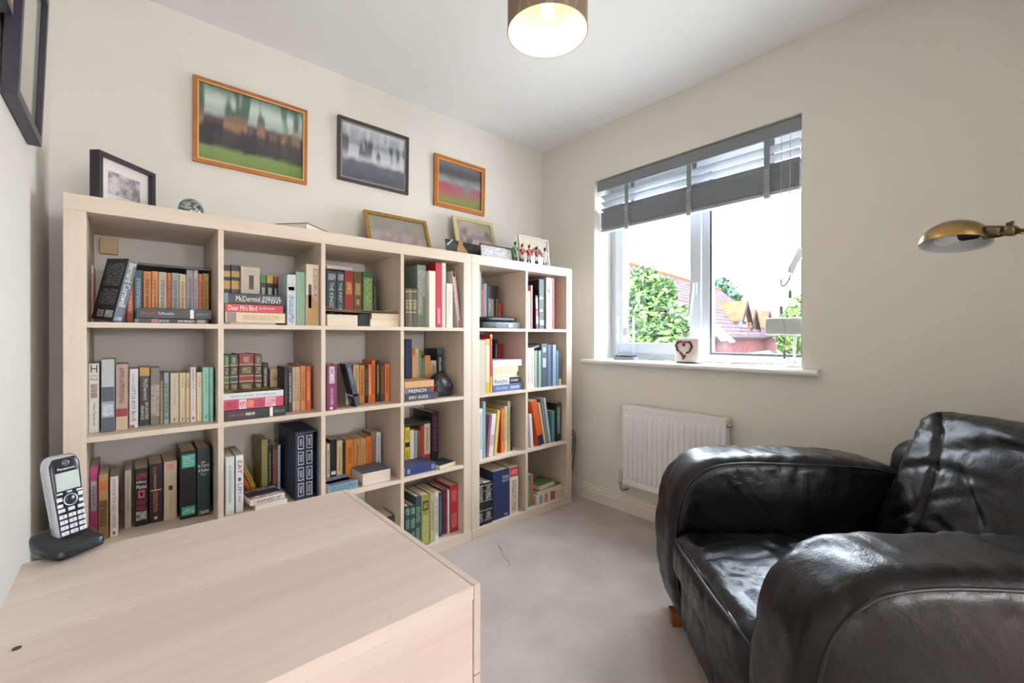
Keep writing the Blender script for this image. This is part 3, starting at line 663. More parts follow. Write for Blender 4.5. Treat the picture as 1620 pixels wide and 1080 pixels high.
obj('bulb', xf(lathe([(.0005, .045), (.012, .047), (.0195, .055), (.021, .07), (.021, .125), (.014, .14)], 24, False), Matrix.Translation(CL)), emit('bulb_glow', '#fff3d2', 5), cl, True, world=True)
obj('bulb_holder', xf(lathe([(.014, .14), (.02, .142), (.02, .18), (.005, .19)], 20), Matrix.Translation(CL)), mat('#e9e6df', .4), cl, True, world=True)
obj('flex', tube([CL+Vector((0, 0, .185)), Vector((CL.x, CL.y, HC-.03))], .003, 8), mat('#eceae4', .5), cl, True, world=True)
obj('ceiling_rose', xf(lathe([(.012, -.035), (.04, -.025), (.045, 0)], 28), Matrix.Translation((CL.x, CL.y, HC))), mat('#eceae4', .5), cl, True, world=True)
blb = bpy.data.lights.new('ceiling_bulb', 'POINT'); blb.energy = 1.5; blb.color = (1, .86, .66); blb.shadow_soft_size = .03
bo = bpy.data.objects.new('ceiling_bulb', blb); COL.objects.link(bo); bo.location = CL+Vector((0, 0, .018)); bo.parent = cl; bo.matrix_parent_inverse = LOCALS[cl.name].inverted()
# unseen globe lamps added on the landing as fill from behind the camera
for k_, (lx, ly) in enumerate(((.35, YN-2.5), (1.15, YN-2.5))):
    ll = thing('fill_globe_lamp', ['added fill globe lamp on landing, left wall side', 'added fill globe lamp on landing, window wall side'][k_], 'floor lamp', (lx, ly, 0))
    obj('lamp_base', lathe([(.0005, 0), (.13, 0), (.13, .015), (.012, .03), (.01, 1.15), (.03, 1.17), (.03, 1.2)], 32, False), M_WHITE, ll, True)
    obj('fill_globe', xf(lathe([(max(.0005, .16*sin(a)), -.16*cos(a)) for a in [pi*i/16 for i in range(17)]], 32, False), Matrix.Translation((0, 0, 1.355))), emit('fill_glow', '#f6f8ff', 58), ll, True)
# ------------------------------------------------------------------ pictures
def picture(name, label, M, w, h, fw_, fd, fm, pic, matw=0., matm=None, group=None, fillet=None):
    """M: frame centre-bottom at the back plane, x = right along the picture, z = up, front faces -y"""
    t = thing(name, label, 'picture', M=M, group=group)
    fr = []
    x0, x1 = -w/2, w/2
    obj('frame', join(*[prism(p, -fd, 0, 'y') for p in ([(x0, 0), (x1, 0), (x1-fw_, fw_), (x0+fw_, fw_)], [(x0, h), (x0+fw_, h-fw_), (x1-fw_, h-fw_), (x1, h)], [(x0, 0), (x0+fw_, fw_), (x0+fw_, h-fw_), (x0, h)], [(x1, 0), (x1, h), (x1-fw_, h-fw_), (x1-fw_, fw_)])]), fm, t)
    obj('backing', box(x0+fw_*.5, x1-fw_*.5, -.0015, -.0003, fw_*.5, h-fw_*.5), mat('#4a3d30', .8), t)
    if fillet:
        a = fw_*.72
        obj('fillet', join(*[prism(p, -fd-.0008, -fd*.5, 'y') for p in ([(x0+a, a), (x1-a, a), (x1-fw_, fw_), (x0+fw_, fw_)], [(x0+a, h-a), (x0+fw_, h-fw_), (x1-fw_, h-fw_), (x1-a, h-a)], [(x0+a, a), (x0+fw_, fw_), (x0+fw_, h-fw_), (x0+a, h-a)], [(x1-a, a), (x1-a, h-a), (x1-fw_, h-fw_), (x1-fw_, fw_)])]), fillet, t)
    if matw:
        obj('mount', box(x0+fw_, x1-fw_, -fd*.45, -fd*.4, fw_, h-fw_), matm, t)
        obj('print', box(x0+fw_+matw, x1-fw_-matw, -fd*.47, -fd*.451, fw_+matw, h-fw_-matw), pic, t)
    else: obj('print', box(x0+fw_, x1-fw_, -fd*.5, -fd*.4, fw_, h-fw_), pic, t)
    obj('glazing', box(x0+fw_, x1-fw_, -fd*.62, -fd*.58, fw_, h-fw_), glass('picture_glass'), t)
    return t
M_ORW = wood('#c47a35', '#a35d20', 'x', .35); M_DKW = mat('#4a3b36', .4); M_GILT = mat('#a8813f', .35, .5, var=.3, vscale=90, bump=.6, bscale=120); M_BLKW = mat('#2e2630', .45)
def wallpic(name, label, tl, tr, br_, bl_, fw_, fd, fm, pic, **k):
    P = [onY(*p, YB) for p in (tl, tr, br_, bl_)]
    x0 = (P[0].x+P[3].x)/2; x1 = (P[1].x+P[2].x)/2; z1 = (P[0].z+P[1].z)/2; z0 = (P[2].z+P[3].z)/2
    s = (z1-z0)
    return picture(name, label, Matrix.Translation(((x0+x1)/2, YB-.0005, z0)) @ Matrix.Rotation(R(1.5), 4, 'X'), x1-x0, s, fw_, fd, fm, pic, **k)
P1 = blurpic('photo_lawn_group', [(0, '#6f8a3c'), (.2, '#7d9a4a'), (.28, '#25242c'), (.48, '#2d2a33'), (.58, '#5a4a4c'), (.68, '#b9c8c0'), (.82, '#d3ded8'), (1, '#7a9888')], [(0, '#6f8a3c'), (.2, '#809c4c'), (.3, '#35323a'), (.45, '#4a4044'), (.55, '#a9805c'), (.64, '#8f6f5c'), (.72, '#4f6f5e'), (.9, '#5a7a6a'), (1, '#3f5f50')], .34, 26, 5)
P2 = blurpic('photo_monochrome_team', [(0, '#8a8688'), (.1, '#555a68'), (.34, '#5f6472'), (.44, '#d8dade'), (.56, '#c9ccd2'), (.66, '#9a9ea8'), (.8, '#c9ccd2'), (1, '#d7d9dd')], [(0, '#8a8688'), (.1, '#4b5060'), (.34, '#6a6f7c'), (.42, '#b9bcc4'), (.54, '#6a6e7a'), (.68, '#4a4e58'), (.8, '#a9acb4'), (1, '#d7d9dd')], .32, 34, 7)
P3 = blurpic('photo_red_car', [(0, '#66703f'), (.2, '#8a9350'), (.34, '#b8606c'), (.48, '#b5505f'), (.58, '#9fa3a6'), (.75, '#4d5056'), (1, '#77797c')], [(0, '#707a46'), (.25, '#8a9350'), (.38, '#98857a'), (.5, '#8d8f92'), (.6, '#8f9396'), (.75, '#55585e'), (1, '#77797c')], .29, 7, 4)
wallpic('framed_picture', 'orange-brown wooden framed photo of dark group on green lawn', (304, 122), (484, 177), (484, 291), (305, 258), .02, .018, M_ORW, P1, fillet=mat('#d9b27a', .4))
wallpic('framed_picture', 'thin dark framed black and white group photo on wall', (532, 186), (644, 217), (644, 308), (533, 285), .013, .016, M_DKW, P2, matw=.012, matm=mat('#8d8484', .6))
wallpic('framed_picture', 'orange-brown wooden framed photo with red blur above leaning frame', (684, 246), (764, 266), (764, 337), (685, 331), .028, .018, M_ORW, P3, fillet=mat('#d99a5a', .4))
# left wall: black frames
def leftpic(label, y0, y1, z0, z1, fm, pic, fd=.026, fw_=.022, group=None, **k):
    Mx = Matrix.Translation((XL+.002, (y0+y1)/2, z0)) @ Matrix.Rotation(R(90), 4, 'Z') @ Matrix.Rotation(R(2), 4, 'X')
    return picture('framed_picture', label, Mx, y1-y0, z1-z0, fw_, fd, fm, pic, **k)
PL = bandpic('photo_pale_landscape', [(0, '#a9aa9a'), (.3, '#bdbba8'), (.5, '#d8d6c6'), (1, '#e3e0d2')], size=.36, nscale=4, namt=.12)
leftpic('large black framed pale picture on wall above the telephone', -.39, -.035, 1.60, 2.02, mat('#3b3746', .4), PL)
leftpic('dark frame with gold inner edge higher on telephone wall', -.72, -.445, 1.748, 2.05, mat('#3b3a40', .4), PL, fillet=mat('#c79a4a', .35, .6))
# ------------------------------------------------------------------ things on top of the bookcases
TZ = 1.4912
A = onY(157, 236, .08)
dv = Vector((.68, .73, 0)).normalized(); rz = math.atan2(dv.y, dv.x)
Mx = Matrix.Translation(Vector((A.x, A.y, TZ)) + dv*.1075 + Vector((-dv.y, dv.x, 0))*.032) @ Matrix.Rotation(rz, 4, 'Z')
picture('photo_frame', 'black box frame with white mount standing at bookcase end', Mx, .215, A.z-TZ, .013, .032, M_BLKW, printmat('#8d8792', '#d8d2cd', 40, 40, .48), matw=.035, matm=mat('#efe9e2', .7))
# glass paperweight
p = onY(302, 330, .15)
pw = thing('paperweight', 'clear and dark swirled glass paperweight on bookcase top', 'paperweight', (p.x, .15, TZ))
m, n, l, b = newmat('swirl_glass'); b.inputs['Roughness'].default_value = .08
tc = n.new('ShaderNodeTexCoord'); t = n.new('ShaderNodeTexNoise'); t.inputs['Scale'].default_value = 38; t.inputs['Distortion'].default_value = 2; l.new(tc.outputs['Object'], t.inputs['Vector'])
r = n.new('ShaderNodeValToRGB'); r.color_ramp.elements[0].position = .42; r.color_ramp.elements[0].color = lin('#39454a'); r.color_ramp.elements[1].position = .58; r.color_ramp.elements[1].color = lin('#c3cfcf'); l.new(t.outputs['Fac'], r.inputs['Fac']); l.new(r.outputs['Color'], b.inputs['Base Color'])
b.inputs['Transmission Weight'].default_value = .35; b.inputs['Coat Weight'].default_value = 1
prof = [(.0005, .0), (.022, 0), (.034, .012), (.04, .034), (.036, .056), (.024, .072), (.01, .079), (.0005, .08)]
obj('glass_body', xf(lathe([(q.x, q.y) for q in spline([(a, c, 0) for a, c in prof], 4)], 32, False), Matrix.Scale(.85, 4, (0, 1, 0))), m, pw, True)
# dark hardback lying open-edge out
p0 = onY(486, 362, .02)
# leaning frames
def leanpic(name, label, u0, u1, vtop, Yb, w, h, ang, fw_, fd, fm, pic, rz=0., **k):
    a = onY(u0, vtop, Yb)
    Mx = Matrix.Translation((a.x+w/2, Yb, TZ)) @ Matrix.Rotation(rz, 4, 'Z') @ Matrix.Rotation(R(-ang), 4, 'X')
    return picture(name, label, Mx, w, h, fw_, fd, fm, pic, **k)
P4 = blurpic('photo_faded_rose', [(0, '#b59a9a'), (.4, '#9d8a8c'), (.7, '#a09484'), (1, '#8f8f88')], [(0, '#a88f90'), (.4, '#b9a0a0'), (.7, '#8f8a82'), (1, '#98968c')], .22, 14, 9)
P5 = blurpic('photo_soft_faces', [(0, '#8d7b76'), (.3, '#5c5458'), (.55, '#c2b0a4'), (.8, '#7c7078'), (1, '#b8ab9c')], [(0, '#a8938a'), (.3, '#b8a89c'), (.55, '#6a6064'), (.8, '#b0a49c'), (1, '#a89c90')], .26, 16, 10)
g0 = onY(576, 372, .24); g1 = onY(680, 390, .24)
leanpic('photo_frame', 'ornate gilded frame with faded print leaning against wall', 583, 0, 360, .26, .36, .225, 20, .018, .02, M_GILT, P4)
leanpic('photo_frame', 'cream edged photo print leaning on the wall under orange frame', 726, 0, 372, .27, .30, .30, 15, .022, .012, mat('#cbbd8c', .5), P5)
P6 = bandpic('card_dark_scene', [(0, '#3a332e'), (.5, '#3f4644'), (.8, '#20211f'), (1, '#6a6f6c')], size=.1, nscale=4, namt=.25)
a = onY(708, 376, .09); bq = onY(760, 400, .09)
cd = thing('greeting_card', 'dark picture card with a tan sitting dog in front', 'card', (a.x, .10, TZ), R(4))
obj('card', xf(box(0, .235, -.002, .002, 0, a.z-TZ, .0005, 1), Matrix.Rotation(R(-8), 4, 'X')), P6, cd)
dg = [(.07, 0), (.075, .05), (.088, .075), (.085, .092), (.098, .098), (.112, .092), (.118, .078), (.112, .068), (.13, .05), (.15, .022), (.153, 0)]
obj('dog_print', xf(prism(dg, -.0032, -.0021, 'y'), Matrix.Rotation(R(-8), 4, 'X')), mat('#b98a5c', .6, var=.2, vscale=80), cd)
obj('collar_stripe', xf(prism([(.004, .055), (.045, .09), (.055, .09), (.012, .05)], -.0028, -.0021, 'y'), Matrix.Rotation(R(-8), 4, 'X')), mat('#b9c2c0', .6), cd)
a = onY(760, 384, .045); bq = onY(812, 396, .045)
picture('photo_frame', 'thin black framed pale ink sketch beside the toy soldiers', Matrix.Translation(((a.x+bq.x)/2, .05, TZ)) @ Matrix.Rotation(R(-6), 4, 'X'), bq.x-a.x, a.z-TZ, .006, .008, mat('#33282c', .4), printmat('#d3d0d2', '#9b989e', 70, 120, .56))
a = onY(821, 369, .13); bq = onY(872, 372, .13)
t8 = picture('photo_frame', 'pale silver framed print with dark arch behind toy soldiers', Matrix.Translation(((a.x+bq.x)/2, .14, TZ)) @ Matrix.Rotation(R(-5), 4, 'X'), min(.26, bq.x-a.x), a.z-TZ, .009, .012, mat('#cfc8bd', .4, .3), mat('#cdbfae', .7))
wq = min(.26, bq.x-a.x)
arc = [(cos(q)*.055, sin(q)*.055+.06) for q in [pi*i/14 for i in range(15)]]+[(cos(q)*.036, sin(q)*.036+.06) for q in [pi*(14-i)/14 for i in range(15)]]
obj('arch_print', prism([(x+.02, z+.02) for x, z in arc], -.0088, -.0078, 'y'), mat('#55555a', .7), t8)
# toy soldiers
def soldier(label, u, Y, coat, legs, plume, lean=0, hgt=.118):
    p = onY(u, 405, Y)
    t = thing('toy_soldier', label, 'figurine', (p.x, Y, TZ), R(-20+lean), group='toy soldiers on the narrow bookcase')
    s = hgt/.118
    def P(v): return [Vector((a*s, b_*s, c*s)) for a, b_, c in v]
    obj('stand', box(-.016*s, .016*s, -.012*s, .012*s, 0, .004*s, .001, 1), mat('#d8d4ce', .5), t)
    for sx in (-1, 1):
        obj('boot', tube(P([(sx*.007, 0, .004), (sx*.007, 0, .026)]), .0052*s, 8, rr=[.0062*s, .005*s]), mat('#1d1a1c', .3), t, True)
        obj('leg', tube(P([(sx*.007, 0, .026), (sx*.0055, 0, .056)]), .006*s, 8, rr=[.0052*s, .0068*s]), mat(legs, .5), t, True)
    obj('coat', tube(P([(0, 0, .052), (0, 0, .062), (0, 0, .08), (0, 0, .087)]), .011, 10, rr=[.0115*s, .0095*s, .012*s, .007*s]), mat(coat, .5), t, True)
    for sx in (-1, 1):
        obj('arm', tube(P([(sx*.012, 0, .083), (sx*.0165, -.004, .07), (sx*.008, -.012, .064)]), .0042*s, 8), mat(coat, .5), t, True)
    obj('cross_belt', xf(tube(P([(-.009, -.011, .082), (0, -.0122, .07), (.009, -.011, .058)]), .0016*s, 6), Matrix.Identity(4)), mat('#f0ece4', .5), t, True)
    obj('head', xf(lathe([(.0003, -.0075), (.005, -.006), (.0068, 0), (.005, .006), (.0003, .0075)], 12, False), Matrix.Translation((0, 0, .093*s))), mat('#c99a7c', .5), t, True)
    obj('shako', tube(P([(0, 0, .097), (0, 0, .106), (0, 0, .112)]), .007, 10, rr=[.0066*s, .0072*s, .0078*s]), mat('#17181a', .35), t, True)
    obj('plume', tube(P([(0, -.007, .108), (.001, -.0075, .116), (.003, -.007, .121)]), .002, 6, rr=[.0022*s, .0022*s, .0008*s]), mat(plume, .6), t, True)
soldier('toy soldier in a green coat with black cap', 815, .03, '#4f8a4a', '#6f9a5c', '#1c1c1e')
soldier('toy soldier in red coat standing next to the green one', 826, .045, '#c23038', '#b8b9c2', '#c23038', 10)
soldier('toy soldier in red coat in the middle of the five', 837, .04, '#c23038', '#aeb3c0', '#2a2a2c', -10)
soldier('toy soldier in red coat standing next to the white one', 849, .045, '#b82c35', '#c9cdd6', '#2a2a2c', 20)
soldier('toy soldier in a white coat with black boots', 862, .04, '#e4ddd2', '#e2dcd4', '#1c1c1e', 0)
tag(obj('loose_thread', tube(spline([onZ(788, 862, .003), onZ(793, 868, .003), onZ(797, 880, .003), onZ(806, 890, .003), onZ(803, 896, .003)], 5), .0009, 5), mat('#6a5c56', .8)), 'thin dark thread lying on carpet before the bookcases', 'thread')
# ------------------------------------------------------------------ books
ROWN = {1: 'top row', 2: 'second row', 3: 'third row', 4: 'bottom row'}
COLN = {'c1': 'column nearest telephone', 'c2': 'second column from telephone', 'c3': 'third column from telephone', 'c4': 'wide bookcase column beside narrow bookcase', 'n1': 'narrow bookcase inner column', 'n2': 'narrow bookcase window-side column'}
COLX = {'c1': (.05, .385), 'c2': (.402, .737), 'c3': (.754, 1.089), 'c4': (1.106, 1.441), 'n1': (1.542, 1.877), 'n2': (1.894, 2.229)}
CROPS = {'A': (100, 300, 4.696), 'B': (340, 340, 5.4), 'C': (620, 390, 5.4), 'D': (100, 520, 6.), 'E': (340, 510, 5.4), 'F': (620, 510, 5.4), 'G': (100, 670, 5.4), 'H': (340, 650, 5.4), 'I': (560, 620, 4.153)}
PAGE = '#e3d3b4'
def m_pages(h):
    k = ('pages', h)
    if k in MC: return MC[k]
    m, n, l, b = newmat('page_edges'); tc = n.new('ShaderNodeTexCoord'); mp = n.new('ShaderNodeMapping'); mp.inputs['Scale'].default_value = (1500, 4, 4)
    l.new(tc.outputs['Object'], mp.inputs['Vector']); t = n.new('ShaderNodeTexNoise'); t.inputs['Scale'].default_value = 1; l.new(mp.outputs['Vector'], t.inputs['Vector'])
    r = n.new('ShaderNodeValToRGB'); c = lin(h); r.color_ramp.elements[0].color = tuple(x*.8 for x in c[:3])+(1,); r.color_ramp.elements[1].color = c; r.color_ramp.elements[0].position = .3; r.color_ramp.elements[1].position = .65
    l.new(t.outputs['Fac'], r.inputs['Fac']); l.new(r.outputs['Color'], b.inputs['Base Color']); b.inputs['Roughness'].default_value = .8; MC[k] = m; return m
NBOOK = [0]
def make_book(M, t, h, d, col, label, hard=False, bands=(), texts=(), prints=(), pages=PAGE, group=None, rough=.42, cat='book', name='book', front=(), back=()):
    """local frame: x thickness, y from spine (0) to fore-edge, z height. bands (z0,z1 from top,colour); texts (string,x0,x1,z0,z1,colour,dir); prints (x0,x1,z0,z1,ink)"""
    root = thing(name, label, cat, M=M, group=group or 'books in the bookcases')
    th = .0022 if hard else .0009; th = min(th, t*.22); ch_ = min(.0016, t*.2)
    P = [(0, d), (0, ch_), (ch_, 0), (t-ch_, 0), (t, ch_), (t, d), (t-th, d), (t-th, th+ch_*.5), (th, th+ch_*.5), (th, d)]
    cv = obj('cover', prism(P, 0, h, 'z'), mat(col, rough, var=.05, vscale=30), root)
    ins = .003 if hard else .0006; fe = .004 if hard else .0005
    obj('pages', box(th+.0001, t-th-.0001, th+ch_*.5+.0002, d-fe, ins, h-ins), m_pages(pages), root)
    e = -.00025
    for bd in bands:
        z0, z1, c = bd[:3]; x0, x1 = bd[3:5] if len(bd) > 3 else (0, 1)
        a = ch_*.9+(t-1.8*ch_)*x0; b_ = ch_*.9+(t-1.8*ch_)*x1
        obj('spine_panel', box(a, b_, e, .0001, h*(1-z1), h*(1-z0)), mat(c, rough, var=.03), root)
    for x0, x1, z0, z1, ink in prints:
        base = col
        for bd in bands:
            if bd[0] <= (z0+z1)/2 <= bd[1]: base = bd[2]
        obj('spine_print', box(t*x0, t*x1, e-.0002, .0001, h*(1-z1), h*(1-z0)), printmat(base, ink, 70, 420, .47), root)
    for tx in texts:
        s, x0, x1, z0, z1, c = tx[:6]; dr = tx[6] if len(tx) > 6 else 'v'
        if dr == 'v': vf = lettering(s, (t*x0, e-.0005, h*(1-z0)), (0, 0, -h*(z1-z0)), (t*(x1-x0), 0, 0))
        else: vf = lettering(s, (t*x0, e-.0005, h*(1-z1)), (t*(x1-x0), 0, 0), (0, 0, h*(z1-z0)))
        obj('title', vf, mat(c, .45, var=0), root)
    # print on the front cover (+x face) or back cover (-x face): (y0,y1,z0,z1,colour,ink)
    for y0, y1, z0, z1, c, ink in front: obj('cover_print', box(t-.0001, t+.0003, d*y0, d*y1, h*(1-z1), h*(1-z0)), printmat(c, ink, 60, 60, .5) if ink else mat(c, rough), root)
    for y0, y1, z0, z1, c, ink in back: obj('cover_print', box(-.0003, .0001, d*y0, d*y1, h*(1-z1), h*(1-z0)), printmat(c, ink, 40, 330, .5) if ink else mat(c, rough), root)
    NBOOK[0] += 1
    return root
RZ90 = Matrix.Rotation(R(-90), 4, 'Z'); FLAT = Matrix(((0, 0, -1, 0), (0, 1, 0, 0), (1, 0, 0, 0), (0, 0, 0, 1)))
class Cell:
    def __init__(s, crop, col, row):
        s.c = CROPS[crop]; s.col = col; s.row = row; s.z = ROWZ[row]+.0003; s.x0, s.x1 = COLX[col]; s.x0 += .0008; s.x1 -= .0008; s.lim = {}; s.stk = {}
        s.where = ROWN[row]+', '+COLN[col]
    def px(s, x, y): return s.c[0]+x/s.c[2], s.c[1]+y/s.c[2]
    def X(s, x, Y): return onY(*s.px(x, 500), Y).x
    def Zz(s, x, y, Y): return onY(*s.px(x, y), Y).z
    def yat(s, x, yb): return onZ(*s.px(x, yb), s.z).y
    def lab(s, look): return look+', '+s.where
    # upright, spine out
    def U(s, xl, xr, yt, Y, col, look, lane=0, d=None, lean=0, zb=None, yaw=0, pages_out=False, h=None, **k):
        a = s.X(xl, Y); b = s.X(xr, Y); lo = s.lim.get(lane, s.x0)
        z0 = s.z if zb is None else zb
        if h is None: h = s.Zz((xl+xr)/2, yt, Y)-z0
        h = max(.05, min(h, ROWZ[s.row]+.332-z0))
        if not lean and not yaw:
            sh = max(0, lo-a); a += sh; b = max(b, a+.006)
            if b > s.x1: a -= b-s.x1; b = s.x1
            s.lim[lane] = b+.0003
        t = b-a
        if d is None: d = min(.64*h+.01, .165)
        d = min(d, .402-Y)
        M = Matrix.Translation((a, Y, z0))
        if lean > 0: M = Matrix.Translation((b, Y, z0)) @ Matrix.Rotation(R(lean), 4, 'Y') @ Matrix.Translation((-t, 0, 0))
        if lean < 0: M = Matrix.Translation((a, Y, z0)) @ Matrix.Rotation(R(lean), 4, 'Y')
        if yaw: M = M @ Matrix.Rotation(R(yaw), 4, 'Z')
        if pages_out: M = M @ Matrix.Translation((t, d, 0)) @ Matrix.Rotation(pi, 4, 'Z')
        return make_book(M, t, h, d, col, s.lab(look), **k)
    # cover facing the room
    def C(s, xl, xr, yt, Y, col, look, t=.02, zb=None, lean=0, h=None, **k):
        a = s.X(xl, Y); b = s.X(xr, Y); z0 = s.z if zb is None else zb
        if h is None: h = s.Zz((xl+xr)/2, yt, Y)-z0
        M = Matrix.Translation((a, Y+t, z0)) @ Matrix.Rotation(R(-lean), 4, 'X') @ RZ90
        return make_book(M, t, h, b-a, col, s.lab(look), **k)
    # lying flat: thickness from the picture, piled on what was piled before in this stack
    def Fl(s, xl, xr, yt, yb, Y, col, look, stack=0, d=.13, yaw=0, pages_out=False, z0=None, t=None, **k):
        a = max(s.X(xl, Y), s.x0); b = min(s.X(xr, Y), s.x1)
        zb = s.stk.get(stack, s.z) if z0 is None else z0
        if t is None: t = max(.005, s.Zz((xl+xr)/2, yt, Y)-s.Zz((xl+xr)/2, yb, Y))
        M = Matrix.Translation((b, Y, zb))
        if yaw: M = Matrix.Translation(((a+b)/2, Y, zb)) @ Matrix.Rotation(R(yaw), 4, 'Z') @ Matrix.Translation(((b-a)/2, 0, 0))
        M = M @ FLAT
        if pages_out: M = M @ Matrix.Translation((t, d, 0)) @ Matrix.Rotation(pi, 4, 'Z')
        if z0 is None: s.stk[stack] = zb+t+.0003
        return make_book(M, t, b-a, min(d, .4-Y), col, s.lab(look), **k)
W_ = '#ece8df'; INKD = '#3a3838'; INKL = '#efe7d2'; GOLD = '#d2ab56'
PT = lambda ink, z0=.15, z1=.75: [(.28, .72, z0, z1, ink)]
# ---- top row, first column
c = Cell('A', 'c1', 1)
c.U(180, 215, 560, .20, '#d9a58c', 'salmon and cream paperback half hidden', prints=PT('#6a5a50'), bands=[(0, .4, '#dcd3c2')], d=.12)
c.U(362, 449, 520, .025, '#23262e', 'dark hardback tilted with large author name on spine', hard=True, d=.135, lean=11, yaw=24, h=.205, bands=[(0, 1, '#6d7686')], texts=[('Bernard Cornwell', .22, .85, .06, .76, '#f2ead0')], prints=[(.2, .8, .93, .97, '#d8dce2')], back=[(.1, .88, .08, .45, '#1d2027', '#8a8d92'), (.1, .88, .5, .75, '#1d2027', '#8a8d92'), (.06, .42, .84, .95, '#e6e3da', '#3a3a3a'), (.5, .78, .84, .95, '#e6e3da', '#3a3a3a')])
Y = .165
c.lim[1] = c.X(440, Y)
for xl, xr, yt, col, look, ink, bd in [(440, 470, 690, '#8f2f22', 'dark red thin paperback', '#e0c0a0', ()), (472, 523, 690, '#d4572a', 'red-orange paperback beside the dark red one', '#f0d2b8', ()), (525, 590, 597, '#2f6474', 'teal paperback', '#c9d6d6', ()), (594, 655, 608, '#e08a33', 'bright orange paperback beside the teal one', '#5a3a18', ()), (657, 706, 606, '#e3964e', 'lighter orange paperback with pale patch', '#7a4a20', ()), (708, 770, 612, '#cfc3ae', 'cream paperback with dense lettering', '#6b645a', ()), (772, 803, 618, '#dd6e33', 'narrow orange paperback', '#5a2a14', ()), (806, 860, 618, '#9fae9f', 'grey-green paperback', '#5e6a60', ()), (862, 913, 628, '#d7c2a0', 'tan cream short paperback', '#8a6a48', ()), (915, 968, 596, '#a49da4', 'mauve-grey taller paperback', '#5a5560', ()), (970, 1003, 597, '#c2bac0', 'pale lilac narrow paperback', '#6a6068', ()), (1005, 1034, 625, '#d5662f', 'thin orange paperback near divider', '#7a3010', ()), (1036, 1082, 622, '#b58f3d', 'ochre paperback against divider', '#6a5018', ())]:
    c.U(xl, xr, yt, Y, col, look, lane=1, prints=PT(ink), d=.115)
zt = c.Zz(940, 596, Y)
c.Fl(540, 1095, 560, 590, .15, '#4a4a4e', 'thin dark grey folder lying over the paperbacks', z0=zt+.0008, t=.009, d=.17)
c.Fl(530, 1066, 957, 990, .025, '#34353a', 'slim black case with small coloured discs on edge', d=.13, bands=[(.0, .05, '#6c6c70'), (.47, .56, '#1a1a1c'), (.86, .98, '#a39a9c'), (.22, .31, '#a86a80')], prints=[(.25, .75, .32, .46, '#b8b8b8'), (.25, .75, .58, .84, '#b8b8b8')])
c.Fl(545, 1100, 882, 956, .025, '#2b2c30', 'black classic paperback with white penguin band lying flat', d=.13, bands=[(.70, .75, '#e6e4de')], texts=[('GEORGE ELIOT', .4, .62, .05, .24, '#c0503c'), ('The Mill on the Floss', .38, .64, .27, .48, W_)], prints=[(.4, .6, .78, .95, '#8a8a8a')])
# ---- top row, second column
c = Cell('B', 'c2', 1); Y = .175
gb = [(.10, .2, GOLD), (.26, .40, GOLD), (.48, .54, GOLD), (.66, .70, GOLD)]
c.U(70, 135, 426, Y, '#20222c', 'navy hardback with gold bands beside divider', lane=1, hard=True, bands=gb)
c.U(137, 215, 428, Y, '#1f2129', 'navy hardback with gold bands beside cream cover', lane=1, hard=True, bands=gb)
c.C(222, 385, 446, .15, '#d6cbb8', 'cream book facing out with small dark crest', t=.03, hard=True, front=[(.42, .66, .14, .38, '#2b2a2c', None), (.2, .85, .5, .62, '#d6cbb8', '#b09a80'), (.3, .95, .84, 1, '#6a625a', None)])
c.lim[1] = c.X(388, Y)
for xl, xr, yt, top, look in [(388, 440, 515, '#3c8a44', 'black paperback with green top band'), (441, 500, 520, '#d7b22f', 'black paperback with yellow top band'), (501, 540, 526, '#b8392f', 'black paperback with red top band')]:
    c.U(xl, xr, yt, .20, '#26252a', look, lane=1, bands=[(0, .15, top), (.24, .5, '#cfc8bd', .2, .8)], prints=[(.2, .8, .6, .8, '#8a8684')])
Y = .02
c.Fl(76, 520, 918, 936, Y, '#b9a3b0', 'thin coloured magazine under the stack', t=.006, d=.14, bands=[(0, .12, '#4a5a9a'), (.12, .22, '#c9a03a')])
c.Fl(90, 600, 830, 918, Y, '#d9c8a8', 'cream paperback with dark bird motif lying flat', prints=[(.25, .75, .28, .9, '#c29a78')], bands=[(.02, .17, '#8d8078')])
c.Fl(88, 582, 764, 832, Y, '#c2404a', 'red paperback lying flat between black and cream ones', texts=[('Dear Mrs Bird', .2, .8, .05, .53, '#f0e6d2'), ('AJ PEARCE', .36, .66, .56, .84, '#f0e6d2')])
c.Fl(80, 596, 676, 766, Y, '#26272b', 'black thriller lying flat on top of stack', bands=[(0, .06, '#5d8a86')], texts=[('McDermid', .25, .75, .18, .57, W_), ('INSIDIOUS', .52, .8, .62, .92, W_), ('INTENT', .16, .5, .6, .94, W_)])
c.U(617, 690, 510, Y, '#c9d2dc', 'white and pale blue biography with small portrait', lane=2, d=.14, bands=[(.03, .34, '#cfc3bd', .12, .88), (.24, .31, '#d0713a', .12, .88)], prints=[(.2, .8, .4, .95, '#6d7078')])
c.U(692, 770, 487, .035, '#93b39c', 'pale green cloth notebook', lane=2, d=.14)
c.U(775, 889, 422, .02, '#d8ccb6', 'tall cream and tan hardback with standing figure', lane=2, d=.16, hard=True, bands=[(.5, 1, '#b9925a'), (.33, .72, '#3a3434', .15, .4)], prints=[(.55, .95, .06, .6, '#a05a4a')])
